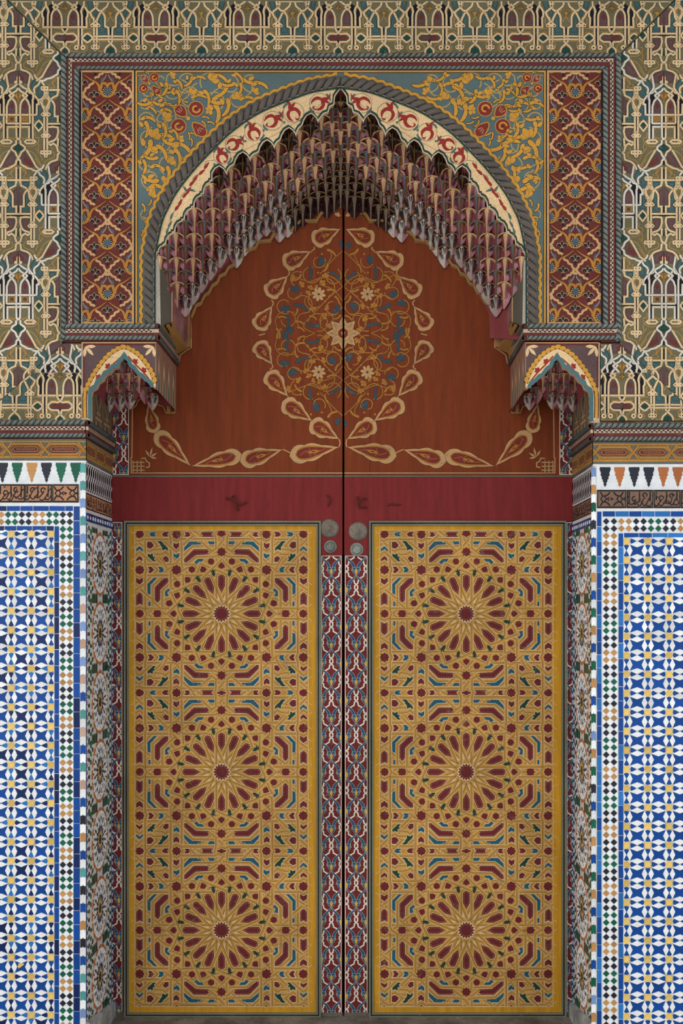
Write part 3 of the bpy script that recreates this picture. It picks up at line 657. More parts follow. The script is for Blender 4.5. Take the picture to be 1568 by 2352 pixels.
# ================================================================ the double door
DS = 1+DD/CD
ey = lambda v: at(0, v, DD)[1]; ex = lambda x: at(x, 0, DD)[0]
DK, DX, DY = 6.817, 1487.0, 1455.0
CELLS = [  # colour, flags (r: on the row line, c: on the column axis, d: dotted), outline  - one quarter of a star panel
 ('dblue','r',[(355,212),(385,178),(470,178),(437,212),(470,246),(385,246)]), ('dmar','r',[(550,215),(590,175),(670,172),(640,215),(665,250),(590,250)]), ('dmar','r',[(905,180),(975,178),(1025,215),(965,252),(900,250),(930,215)]),
 ('dmar','rd',[(1145,212),(1185,172),(1370,172),(1330,212),(1370,255),(1180,255)]), ('dmar','',[(322,330),(385,328),(430,380),(415,410),(375,440),(320,420)]), ('dgrn','',[(478,320),(545,318),(650,430),(650,475),(595,450),(558,470),(555,410),(505,400),(530,370)]),
 ('dmar','',[(735,345),(780,365),(825,340),(825,400),(782,450),(735,410)]), ('dblue','',[(735,515),(780,530),(828,500),(828,560),(790,600),(735,560)]), ('dblue','',[(150,440),(207,395),(260,450),(258,500),(207,465),(150,500)]),
 ('dgrn','',[(330,515),(375,530),(410,505),(415,560),(455,570),(430,595),(462,635),(405,635),(330,560)]), ('dmar','',[(555,595),(610,550),(660,580),(660,645),(570,645)]), ('dmar','',[(150,600),(205,550),(250,590),(250,640),(205,615),(150,640)]),
 ('dblue','',[(895,480),(905,415),(985,325),(1160,322),(1195,370),(1030,378)]), ('dblue','',[(1265,322),(1378,322),(1378,370),(1300,372)]), ('dmar','d',[(900,640),(905,590),(1050,445),(1285,445),(1320,490),(1280,530),(1085,540),(965,655),(905,655)]),
 ('dblue','',[(1055,655),(1110,600),(1215,593),(1185,640),(1140,640),(1090,690),(1080,665)]), ('dmar','',[(335,720),(390,718),(435,770),(385,818),(335,815),(360,770)]), ('dblue','',[(490,720),(560,722),(605,770),(565,808),(500,808),(520,768)]),
 ('dmar','',[(150,890),(205,920),(258,885),(258,955),(207,1005),(150,965)]), ('dblue','',[(480,890),(430,890),(325,990),(328,1140),(378,1160),(378,1010)]), ('dblue','',[(343,1258),(380,1275),(378,1338),(343,1338)]),
 ('dmar','d',[(655,895),(580,898),(440,1040),(440,1250),(490,1285),(530,1240),(530,1085),(655,965)]), ('dblue','',[(600,1110),(665,1045),(695,1080),(640,1125),(665,1180),(605,1190)]), ('dmar','d',[(150,1165),(205,1115),(255,1160),(255,1330),(207,1300),(150,1335)])]
STARS = [(208,215,72,'r'),(785,215,75,'r'),(1487,215,75,'rc'),(208,770,78,''),(785,770,86,''),(208,1455,70,'a'),(483,1455,72,'a'),(1487,490,76,'c')]
BANDS = [[(312,215),(288,260),(288,700),(312,770),(288,840),(288,1400),(312,1455)], [(672,215),(695,265),(695,660)], [(688,790),(690,1050),(760,1085),(870,1125)], [(890,215),(868,265),(868,700),(885,745)], [(868,880),(868,1045)],
 [(1380,215),(1405,265),(1405,410)], [(1405,510),(1405,640)], [(150,305),(208,312),(245,287),(660,287)], [(725,290),(785,328),(845,290),(1380,290),(1440,262),(1487,292)], [(150,672),(205,640),(250,680),(740,680),(790,655)], [(890,690),(1060,690),(1085,725)],
 [(145,852),(207,885),(250,852),(660,852)], [(790,880),(830,852),(960,850)], [(150,1372),(205,1345),(260,1370),(780,1370),(810,1400)], [(800,640),(1040,405),(1375,400),(1450,380)], [(885,375),(1050,225)], [(930,700),(1095,570),(1380,565),(1440,545)],
 [(405,1400),(405,1015),(600,850)], [(565,1350),(565,1100),(740,925),(780,915)], [(330,230),(500,395),(440,425)], [(590,335),(780,490),(830,450)], [(150,285),(255,392)], [(90,430),(200,340)], [(150,520),(207,480),(390,648)], [(460,590),(630,765)],
 [(320,935),(480,770),(430,720)], [(140,1090),(270,1000)], [(60,990),(170,1080)], [(220,1080),(390,1220)], [(500,1310),(640,1210),(690,1215),(740,1330)], [(290,1480),(410,1400)], [(1170,320),(1330,470)], [(1290,520),(1420,420)], [(590,800),(710,715)], [(860,800),(965,735)], [(920,780),(1060,920)],
 [(1440,285),(1535,405)], [(1440,560),(1540,660)], [(740,590),(850,700)], [(730,860),(840,970)], [(560,1480),(690,1400)], [(430,1270),(520,1360)], [(325,465),(380,485),(410,455),(535,450)], [(445,525),(560,515),(610,480),(660,530)], [(520,580),(555,620),(630,740)], [(1000,180),(1150,330)], [(1050,160),(1180,250)]]
def insetdots(p, q, m, L, r):
    cx = sum(u[0] for u in q)/len(q); cy = sum(u[1] for u in q)/len(q); n = len(q)
    for i in range(n):
        a, b = q[i], q[(i+1) % n]; d = math.hypot(b[0]-a[0], b[1]-a[1]); k = max(1, int(d/27))
        nx, ny = -(b[1]-a[1])/d, (b[0]-a[0])/d
        ar = sum(q[t][0]*q[(t+1) % n][1]-q[(t+1) % n][0]*q[t][1] for t in range(n)); s = 1 if ar > 0 else -1
        for t in range(k):
            f = (t+.5)/k; u, v = a[0]+(b[0]-a[0])*f+nx*s*16, a[1]+(b[1]-a[1])*f+ny*s*16
            p.raw([(u-r, v), (u, v-r), (u+r, v), (u, v+r)], m, p.LH*L+2e-5)
def star_panel(parent, cx, rows, x0, x1, ya, yb):
    """painted panel: picture coordinates on the door plane"""
    bd = MB(); q = [P3(u, v, DD-0.004) for u, v in rect(x0, ya, x1, yb)]
    pn = bd.prism([at(u, v, DD) for u, v in rect(x0, ya, x1, yb)], DD-0.004, DD+0.02, 'dochb').build('star_panel', parent)
    base = seen(DD-0.004); reg = rect(x0+6, ya+6, x1-6, yb-6)
    pc = Paint(base, reg); pb = Paint(base, reg); pr = Paint(base, reg)
    in0 = rect(cx-199, ya+11, cx+199, yb-13)
    pc.poly(in0, 'doch', 1)
    hw = 1.0
    for ri, cy in enumerate(rows):
        for sx in (1, -1):
            for sy in (1, -1):
                tf = lambda g, sx=sx, sy=sy, cy=cy: (cx+sx*(g[0]-DX)/DK, cy+sy*(g[1]-DY)/DK)
                pc.tf = tf; pb.tf = tf
                last = ri == len(rows)-1
                for m, fl, g in CELLS:
                    if 'r' in fl and sy < 0 and not last: continue
                    pc.poly(g, m, 2, 'dcream', 8)
                    if 'd' in fl: insetdots(pc, g, 'dcream', 3, 4.6)
                for x, y, r, fl in STARS:
                    if ('r' in fl and sy < 0 and not last) or ('c' in fl and sx < 0) or ('a' in fl and sy < 0): continue
                    pc.poly(starp(x, y, r, r*.76), 'dmar', 2)
                for i, g in enumerate(BANDS): pb.band(g, 42, 'doch', 'dcream', 7, 4, 'dink', 4.5, 12 if i % 2 else -12)
        # sixteen-fold rosette
        pr.tf = None; pr.poly(circ(cx, cy, 44, 44, 32), 'dcream', 5)
        for k in range(16):
            a = k*math.pi/8; ca, sa = math.cos(a), math.sin(a)
            tf = lambda g, ca=ca, sa=sa, cy=cy: (cx+(g[0]*ca+g[1]*sa)/DK, cy+(g[0]*sa-g[1]*ca)/DK)
            pr.tf = tf; pc.tf = tf
            pt = [(0,617),(52,585),(52,430),(0,330),(-52,430),(-52,585)]
            pr.poly(pt, 'dmar', 6); insetdots(pr, pt, 'dcream', 7, 4.6)
            for hx in ((0,757),(834*math.sin(math.pi/16), 834*math.cos(math.pi/16))):
                rr = 56 if hx[0] == 0 else 54
                pr.poly([(hx[0]+rr*math.sin(t*math.pi/3+(0 if hx[0] == 0 else -math.pi/16)), hx[1]+rr*math.cos(t*math.pi/3+(0 if hx[0] == 0 else -math.pi/16))) for t in range(6)], 'dmar', 6)
            b = math.pi/16; gx, gy = math.sin(b), math.cos(b)
            loc = lambda o, t: (gx*t+gy*o, gy*t-gx*o)
            pr.poly([loc(*q_) for q_ in ((0,718),(11,690),(48,686),(19,666),(28,634),(0,580),(-28,634),(-19,666),(-48,686),(-11,690))], 'dgrn', 8)
            for s in (1, -1):
                g = [(84*s,120),(84*s,612),(0,655),(-107*s,697),(-139*s,706),(-278*s,767),(-330*s,790)]
                pr.band(g, 42, 'doch', 'dcream', 7, 7, 'dink', 4.5, 11*s)
        pr.tf = None; pc.tf = None; pb.tf = None
        pr.poly(starp(cx, cy, 20, 14.5, 16), 'dmar', 9, 'dcream', 1.2)
        for k in range(24): a = k*math.pi/12; u, v = cx+13*math.cos(a), cy+13*math.sin(a); pr.raw([(u-.6, v), (u, v-.6), (u+.6, v), (u, v+.6)], 'dcream', pr.LH*11)
    # plain ochre margin
    pm_ = Paint(base)
    for a, b, c, d in ((x0, ya, x1, ya+12), (x0, yb-14, x1, yb), (x0, ya, cx-198, yb), (cx+198, ya, x1, yb)): pm_.poly(rect(a, b, c, d), 'dochb', 13)
    pm_.ribbon(in0, 1.3, 'dcream', 14, closed=True)
    for k in range(40):
        v = ya+20+k*(yb-ya-40)/39
        for s in (-1, 1): pm_.ribbon([(cx+s*199, v), (cx+s*208, v+(6 if k % 3 else -6))], 1.0, 'dcream', 14)
    pc.build('star_fields', pn); pb.build('straps', pn); pr.build('rosettes', pn); pm_.build('painted_margin', pn)
    # carved frame
    fr = MB(); sg = 'sgreen'
    for a, b, h, m in ((0, 4, 0.020, 'sgreen'), (4, 7, 0.012, 'sdark'), (7, 10.5, 0.015, 'sgreen')):
        A, B = rect(x0-10+a, ya-10+a, x1+10-a, yb+10-a), rect(x0-10+b, ya-10+b, x1+10-b, yb+10-b)
        A = [at(*u, DD) for u in A]; B = [at(*u, DD) for u in B]
        for i in range(4):
            j = (i+1) % 4
            f = [V(*A[i], DD-h), V(*A[j], DD-h), V(*B[j], DD-h), V(*B[i], DD-h)]; fr.face(f, m)
            for q_ in ((A[i], A[j]), (B[j], B[i])): fr.face([V(*q_[0], DD-h), V(*q_[1], DD-h), V(*q_[1], DD+.005), V(*q_[0], DD+.005)], m)
    fr.build('panel_frame', parent)
STRIP_S = [(235,1330),(235,1375),(292,1425),(300,1480),(375,1525),(396,1562),(404,1607),(461,1657),(461,1664)]
def arabesque(parent, x0, x1, ya, yb, axis, y0, name='arabesque_strip', yd=DD-0.003, frame=(1,1,1,1), sc=1.0):
    """blue lotus scroll on dark red: picture coordinates on the door plane"""
    st = MB().prism([at(u, v, DD) for u, v in rect(x0, ya, x1, yb)], yd, DD+0.02, 'sred').build(name, parent)
    p = Paint(seen(yd), rect(x0+1, ya+1, x1-1, yb-1)); S = 7.84
    hw, hp = 172/S*sc, 42.4
    j = 0
    for j in range(-2, int((yb-y0)/hp)+2):
        for i in range(-2, 2):
            fl = (i+j) % 2 == 1
            def tf(g, i=i, j=j, fl=fl):
                u = (g[0]-262)/S*sc; u = hw-u if fl else u
                return (axis+hw*i+u, y0+hp*j+(g[1]-1060)/S)
            p.tf = tf
            a = smooth([(262,1125),(300,1185),(365,1250),(392,1320),(375,1392)], 4)
            p.ribbon(a, [w_/1.0 for w_ in [1.2+5.0*min(1, k/9) for k in range(len(a))]] if False else 0.01, 'sbl', 2)
            n = len(a); ws = [10+44*min(1, k/(n-5)) for k in range(n)]
            ww = [w_/S*1.0 for w_ in ws]
            # offsets are taken in motif units, so widths stay in motif units
            p.ribbon(a, [w_+7 for w_ in ws], 'scr', 3); p.ribbon(a, ws, 'sbl', 4)
            p.poly([(262,1135),(310,1095),(338,1040),(322,988),(290,985),(262,1012)], 'sbl', 5, 'scr', 3)
            p.poly([(262,1012),(280,1030),(290,1065),(280,1100),(262,1122)], 'syel', 7)
            for z in (1035, 1060): p.ribbon([(290,z),(335,z-14)], 4, 'scr', 7)
            p.band(STRIP_S, 25, 'scr', 'sdark', 3, 1.5)
    p.tf = None
    e = 2.6
    for k, q in enumerate(([(x0+1.3, ya), (x0+1.3, yb)], [(x1-1.3, ya), (x1-1.3, yb)], [(x0, ya+1.3), (x1, ya+1.3)], [(x0, yb-1.3), (x1, yb-1.3)])):
        if frame[k]: p.ribbon(q, e, 'scr', 9)
    p.build('painted_arabesque', st); return st
def leafb(p, tip, bulb, w, m0=None):
    """pointed lobed leaf with cream edge, ochre rim and red heart; tip to far end of the bulb"""
    dx, dy = bulb[0]-tip[0], bulb[1]-tip[1]; L = math.hypot(dx, dy); ux, uy = dx/L, dy/L
    T = lambda t, o: (tip[0]+ux*t*L-uy*o*w, tip[1]+uy*t*L+ux*o*w)
    prof = [(0,0),(.2,.16),(.42,.36),(.62,.47),(.8,.46),(.93,.32),(1,0)]
    def outl(k, sh, sc):
        a = [(sh+t*(1-sh)*(1 if k == 1 else k), o) for t, o in prof]; r = []
        b = smooth(a, 4)
        up = [T(t, o*sc) for t, o in b]; dn = [T(t, -o*sc) for t, o in b[::-1]]
        return up+dn[1:-1]
    o1 = []
    for s in (1, -1):
        b = smooth(prof, 8); half = []
        for i, (t, o) in enumerate(b):
            bump = 1.14+0.26*abs(math.sin(t*9.4)) if t > .1 else 1.1
            half.append(T(min(1.08, t*1.08), s*o*bump))
        o1 += half if s == 1 else half[::-1][1:-1]
    p.poly(o1, 'brownln', 2, 'sdark', .7)
    q = outl(.94, .12, .92); p.poly(q, 'moch', 3, 'sdark', .4)
    q = outl(.92, .15, .76); p.poly(q, 'mred', 4)
    p.ribbon(smooth([T(.3, .05), T(.55, -.1), T(.7, .12), T(.86, -.1)], 4), 1.0, 'moch', 5)
    p.ribbon(smooth([T(.62, -.28), T(.66, 0), T(.62, .28)], 4), .9, 'moch', 5)
    p.poly([T(.42, 0), T(.52, .12), T(.62, .1), T(.68, 0), T(.62, -.1), T(.52, -.12)], 'moch', 5)
    p.poly([T(.5, 0), T(.56, .035), T(.62, 0), T(.56, -.035)], 'ink', 6)
def comma(p, cx, cy, r, a, m, L, edge=None, fl=1, ew=.5):
    """curled leaf"""
    pts = [(-1,.1),(-.75,-.55),(-.1,-.85),(.6,-.65),(1.05,0),(1.2,.85),(.65,.4),(.2,.12),(-.25,.15),(-.45,.5),(-.85,.6)]
    ca, sa = math.cos(a), math.sin(a)
    q = [(cx+r*(u*ca-v*fl*sa), cy+r*(u*sa+v*fl*ca)) for u, v in smooth(pts, 3, True)]
    p.poly(q, m, L, edge, ew)
def lotus(p, cx, cy, r, a, m, L, edge=None, ew=.5, wd=.36):
    for k, (d, l, w_) in enumerate(((-.85,1,wd),(.85,1,wd),(0,1.15,wd))):
        b = a+d; ux, uy = math.sin(b), -math.cos(b)
        q = [(cx+r*(ux*t*l-uy*o*w_), cy+r*(uy*t*l+ux*o*w_)) for t, o in smooth([(0,0),(.35,.8),(.65,.9),(1,0),(.65,-.9),(.35,-.8)], 2, True)]
        p.poly(q, m, L, edge, ew)
def curl(p, cx, cy, r, a0, a1, w_, m, L, edge=None):
    n = max(6, int(abs(a1-a0)*3.2)); pts = [(cx+r*(1-.35*t/n)*math.cos(a0+(a1-a0)*t/n), cy+r*(1-.35*t/n)*math.sin(a0+(a1-a0)*t/n)) for t in range(n+1)]
    if edge: p.band(pts, w_, m, edge, .5, L)
    else: p.ribbon(pts, w_, m, L)
# outline of the carved soffit where it meets the leaves (left half, picture coordinates)
OUT = [(785,474),(776,478),(772,484),(740,492),(733,500),(727,511),(690,512),(678,522),(668,535),(640,536),(628,543),(621,556),(592,560),(588,572),(566,581),(556,590),(545,600),(538,612),(525,618),(518,632),(505,638),(499,653),(487,660),(480,676),(470,682),(462,700),(450,706),(443,724),(439,735),(439,798),(428,805),(414,815),(410,835),(401,838),(401,948)]
def leaf_door(name, label, s):
    R = (lambda q: q) if s > 0 else (lambda q: [(1575-u, v) for u, v in q])
    X = (lambda x: x) if s > 0 else (lambda x: 1575-x)
    d = empty(name); setp(d, label, kind='structure')
    xa, xb = (258, 786.3) if s > 0 else (790.5, 1314)
    def slab(nm, x0, x1, v0, v1, y0, m): return MB().prism([at(u, v, DD) for u, v in rect(min(x0, x1), v0, max(x0, x1), v1)], y0, DD+0.06, m).build(nm, d)
    # upper planks
    cuts = [258, 728, 786.3] if s > 0 else [790.5, 849, 1314]
    pls = []
    for a, b in zip(cuts, cuts[1:]): pls.append(slab('upper_plank', a+.25, b-.25, 380, 1093, DD, 'brown'))
    p = Paint(seen(DD), rect(xa, 380, xb, 1095))
    F = R
    w0 = 3.0
    small = [(401,948),(381,949),(375,934),(362,930),(356,917),(343,913),(339,904),(331,903),(326,915),(317,920),(313,931),(304,938),(303,1052)]
    p.band(F(OUT), 2.6, 'brownln', 'mred', .8, 1); p.band(F(small), 2.6, 'brownln', 'mred', .8, 1)
    p.band(F([(301.5,1086.5),(788,1086.5)]), 2.6, 'brownln', 'sdark', .5, 1); p.ribbon(F([(301,1050),(301.5,1088)]), 2.6, 'brownln', 2)
    # corner knot
    for k in (0, 1, 2):
        p.band(F([(306+k*9,1058),(306+k*9,1088)]), 2.6, 'brownln', 'sdark', .6, 3); p.band(F([(302,1062+k*9),(332,1062+k*9)]), 2.6, 'brownln', 'sdark', .6, 3+(k % 2))
    p.band(F([(324,1053),(333,1052),(337,1060),(343,1063),(343,1072),(335,1074)]), 2.6, 'brownln', 'sdark', .6, 4)
    c = F([(344,1050)])[0]
    for a_, l in ((-.9, 20), (-.1, 24), (.7, 20), (1.4, 17)):
        b = a_*s+.35*s; ux, uy = math.sin(b), -math.cos(b); p.poly([(c[0], c[1]), (c[0]+ux*l*.5-uy*2.6, c[1]+uy*l*.5+ux*2.6), (c[0]+ux*l, c[1]+uy*l), (c[0]+ux*l*.5+uy*2.6, c[1]+uy*l*.5-ux*2.6)], 'brownln', 3, 'sdark', .4)
    # leaf chain
    Z = lambda u, v: (560+u/3.409, 500+v/3.409)
    ch = [((755,88),(548,180),50),((528,262),(322,362),50),((345,455),(190,600),50),((222,690),(108,862),48),((222,1150),(110,985),48),((345,1400),(192,1222),50),((535,1592),(318,1450),50),((745,1735),(535,1610),50),((745,1795),(385,1862),50),((305,1815),(-5,1905),48)]
    for t_, b_, w_ in ch: leafb(p, F([Z(*t_)])[0], F([Z(*b_)])[0], w_*.68)
    for t_, b_, w_ in (((440,1071),(547,1046),30), ((438,1070),(362,998),32), ((340,926),(354,990),26)): leafb(p, F([t_])[0], F([b_])[0], w_)
    for a_, b_ in (((528,262),(548,230)),((345,455),(345,405)),((222,690),(215,645)),((118,920),(165,905)),((222,1150),(205,1190)),((345,1400),(325,1440)),((535,1592),(545,1600)),((385,1862),(305,1815))):
        p.ribbon(smooth([F([Z(*a_)])[0], F([Z((a_[0]+b_[0])/2+12, (a_[1]+b_[1])/2)])[0], F([Z(*b_)])[0]], 3), 2.4, 'brownln', 3)
    p.ribbon(smooth(F([Z(745,1735), Z(752,1765), Z(745,1795)]), 3), 2.4, 'brownln', 3)
    # medallion filling: quarter motif mirrored
    for up in (1, -1):
        Q = lambda u, v: F([(786.5-(777-u)/3.409, 765.5-up*(905-v)/3.409)])[0]
        fx = s
        for u, v, r, a_, f_ in ((590,335,15,1.9,1),(525,430,17,1.6,1),(715,450,17,.6,-1),(395,580,15,.4,1),(325,690,15,3.0,1),(450,695,19,.4,-1),(715,705,15,2.2,1),(345,810,19,1.5,-1),(550,840,19,3.3,1),(345,885,14,1.3,1),(755,210,12,1.2,1)):
            q = Q(u, v); an = a_*up if s > 0 else math.pi-a_*up
            (comma if r > 15 else lotus)(p, q[0], q[1], r*.8 if r > 15 else r*.95, an, 'mblue', 4, 'sdark', .4)
        for u, v, r, a0, a1 in ((590,345,54,-.5,4.6),(530,440,78,.3,5),(700,460,70,-1,4),(395,585,60,0,5.2),(320,690,66,1,5.6),(470,690,88,-2.6,1.6),(700,700,66,-.5,4.8),(345,800,72,-2.2,3.2),(590,830,88,-3,1.8),(430,470,70,2,5),(640,560,95,-2,1.2),(560,640,70,.5,4.2),(660,800,64,2.5,6.5)):
            q = Q(u, v)
            if s > 0: b0, b1 = a0*up, a1*up
            else: b0, b1 = math.pi-a0*up, math.pi-a1*up
            curl(p, q[0], q[1], r/3.409, b0, b1, 2.4, 'moch', 2, 'sdark')
        for u, v, r, a_ in ((690,270,13,.6),(650,390,11,2),(430,470,12,2.4),(445,530,9,1),(690,570,12,.2),(610,520,9,.8),(500,600,8,.7),(540,700,9,3),(415,740,10,2),(640,700,8,2),(620,780,9,1),(545,780,10,.4),(300,780,10,0),(275,900,13,1.2),(440,820,12,.3),(660,860,9,.6),(740,780,10,2.6),(735,640,11,1),(640,470,9,.1),(370,470,9,1.8),(560,540,7,2),(450,870,10,.5),(520,560,8,.5)):
            q = Q(u, v); an = a_*up if s > 0 else math.pi-a_*up
            (comma if r > 9 else lotus)(p, q[0], q[1], r*.95 if r > 9 else r*1.2, an, 'moch', 5, 'sdark', .4)
        for st_ in ([(777,540),(700,600),(640,655),(560,740),(470,850),(560,905)], [(777,540),(720,480),(640,450),(600,520),(700,560),(777,650)], [(777,260),(700,330),(640,400),(600,440)], [(660,240),(690,300),(640,390)], [(560,740),(500,700),(480,640),(530,600)], [(450,870),(420,820),(440,760),(520,740)], [(270,880),(250,800),(300,740),(400,740)], [(380,450),(450,480),(520,500),(600,470)], [(777,700),(720,760),(640,770),(600,840),(660,900)]):
            p.band(smooth([Q(*q_) for q_ in st_], 4), 2.0, 'moch', 'sdark', .45, 2)
        for u, v in ((615,285),(450,425),(585,430),(640,655),(635,770),(530,270)): q = Q(u, v); p.poly(circ(q[0], q[1], 2.6, 2.6, 8), 'moch', 5, 'sdark', .4)
        q = Q(590, 600)
        for k in range(8):
            b = k*math.pi/4+.2; p.poly([(q[0]+15*t*math.cos(b)-o*4.6*math.sin(b), q[1]+15*t*math.sin(b)+o*4.6*math.cos(b)) for t, o in smooth([(.12,0),(.6,.8),(1,.5),(1.08,0),(1,-.5),(.6,-.8)], 2, True)], 'brownln', 6, 'sdark', .4)
        p.poly(circ(q[0], q[1], 1.8, 1.8, 8), 'sdark', 7)
    # half of the central star
    for k in range(8):
        b = k*math.pi/4; c = (787.5, 765.5)
        q = [(c[0]+t*math.sin(b)-o*math.cos(b), c[1]-t*math.cos(b)-o*math.sin(b)) for t, o in ((10,-5),(22,-10),(40,0),(22,10),(10,5))]
        p.poly(q, 'brownln', 8, 'sdark', .5)
        for o in (-4, 0, 4): p.ribbon([(c[0]+t*math.sin(b)-o_*math.cos(b), c[1]-t*math.cos(b)-o_*math.sin(b)) for t, o_ in ((16, o), (30, o*.4))], .6, 'sdark', 9)
    p.poly(circ(787.5, 765.5, 11, 11, 12), 'mred', 10, 'moch', 1); p.poly(starp(787.5, 765.5, 6, 3.5, 5), 'brownln', 11)
    c = F([(773, 494)])[0]; lotus(p, c[0], c[1]+2, 9, .5*s, 'brownln', 3)
    p.build('painted_medallion', d)
    # rails and stiles
    slab('middle_rail', xa, xb, 1093, 1197, DD-0.012, 'rail'); MB().prism([at(u, v, DD) for u, v in rect(xa, 1092.5, xb, 1096.5)], DD-0.015, DD, 'dull').build('rail_bead', d)
    sl0, sl1 = (736, 786.3) if s > 0 else (790.5, 846)
    slab('lock_stile', sl0, sl1, 1197, 1275, DD-0.012, 'rail')
    arabesque(d, sl0+.5, sl1-1.2, 1275, 2333, (sl0+sl1)/2-.6, 1312, frame=(1,1,1,0))
    if s > 0: arabesque(d, 258, 282, 1198, 2326, 251, 1262, 'side_strip', frame=(0,1,1,0)); star_panel(d, 508.5, (1409.5, 1773, 2136.5), 296, 727, 1207, 2325)
    else: arabesque(d, 1300, 1314, 1198, 2326, 1320, 1262, 'side_strip', frame=(1,0,1,0)); star_panel(d, 1070.5, (1409.5, 1773, 2136.5), 857, 1289, 1207, 2325)
    slab('bottom_rail', xa, xb, 2325, 2338, DD-0.006, 'dull'); slab('backing', xa, xb, 1190, 2335, DD+0.004, 'sdark')
    # iron fittings
    iron = mat('iron', (112, 102, 92), 0.55, 'stone', 0.4); iron2 = mat('iron_bright', (126, 128, 120), 0.45, 'stone', 0.5)
    def boss(nm, x, v, r, dome, m, ring=None):
        mb = MB(); c = P3(x, v, DD-0.012); rr = r*K*DS; rows = []
        for h, k in ((0, 1), (dome*.6, .97), (dome, .75), (dome*.8, .55), (dome*.9, .3), (dome*1.6, .22), (dome*1.7, 0.001)):
            rows.append([c+Vector((math.cos(a)*rr*k, -h, math.sin(a)*rr*k)) for a in [i*math.pi/12 for i in range(25)]])
        mb.grid(rows, m); o = mb.build(nm, d, True); return o
    def stud(x, v, r, m):
        mb = MB(); c = P3(x, v, DD-0.012); rr = r*K*DS
        rows = [[c+Vector((math.cos(a)*rr*k, -h, math.sin(a)*rr*k)) for a in [i*math.pi/10 for i in range(21)]] for h, k in ((0, 1.5), (.003, 1.45), (.004, 1.05), (.012, 1), (.014, .9), (.014, .001))]
        mb.grid(rows, m); mb.build('lock_stud', d)
    if s > 0: boss('iron_boss', 756.5, 1213.5, 22, .005, iron); stud(758.5, 1255.5, 10, iron2)
    else: boss('iron_boss', 822, 1220.5, 22, .005, iron); stud(819, 1262, 10.5, iron2)
    # old hooks painted over
    rw = mat('rust_wire', (92, 42, 38), 0.5)
    def wire(pts, r):
        rows = []; pp = [P3(u, v, DD-0.014-h) for u, v, h in smooth([(a, b, c) for a, b, c in pts], 4)]
        mb = MB()
        for i, c in enumerate(pp):
            dv = (pp[min(i+1, len(pp)-1)]-pp[max(0, i-1)]).normalized(); a_ = dv.cross(Vector((0, 1, 0))).normalized(); b_ = dv.cross(a_)
            rows.append([c+(a_*math.cos(t*1.047)+b_*math.sin(t*1.047))*r for t in range(7)])
        mb.grid(rows, rw); mb.build('old_hook', d, True)
    if s > 0: wire([(519,1144,.004),(532,1147,.02),(542,1152,.022),(552,1159,.014),(566,1152,.006)], .0042); wire([(540,1152,.02),(543,1163,.018),(547,1172,.004)], .0045); wire([(532,1142,.004),(538,1138,.012),(538,1145,.016)], .003); wire([(750,1137,0),(756,1142,.008),(758,1150,.01),(753,1163,.002)], .0036)
    else: wire([(821,1141,.004),(823,1152,.018),(824,1166,.004)], .005); wire([(823,1152,.016),(833,1146,.016),(842,1146,.004)], .0036); wire([(824,1165,.01),(834,1164,.012),(843,1166,.004)], .0036); wire([(889,1162,0),(897,1157,.008),(908,1159,.008),(922,1159,0)], .0026)
    return d
door_l = leaf_door('door_1', 'left leaf of the painted double door with star panel', 1)
door_r = leaf_door('door_2', 'right leaf of the painted double door with star panel', -1)
# side strips of the door frame beside the upper planks
for nm, lb, xs, ax in (('frame_strip', 'narrow red strip with blue lotus scroll left of the upper door', (258, 297), 262), ('frame_strip', 'narrow red strip with blue lotus scroll right of the upper door', (1283, 1314), 1311)):
    st = arabesque(None, xs[0], xs[1], 880, 1092, ax, 962, nm, DD-0.010, (0,1,0,1) if xs[0] < 700 else (1,0,0,1)); setp(st, lb, 'strip')
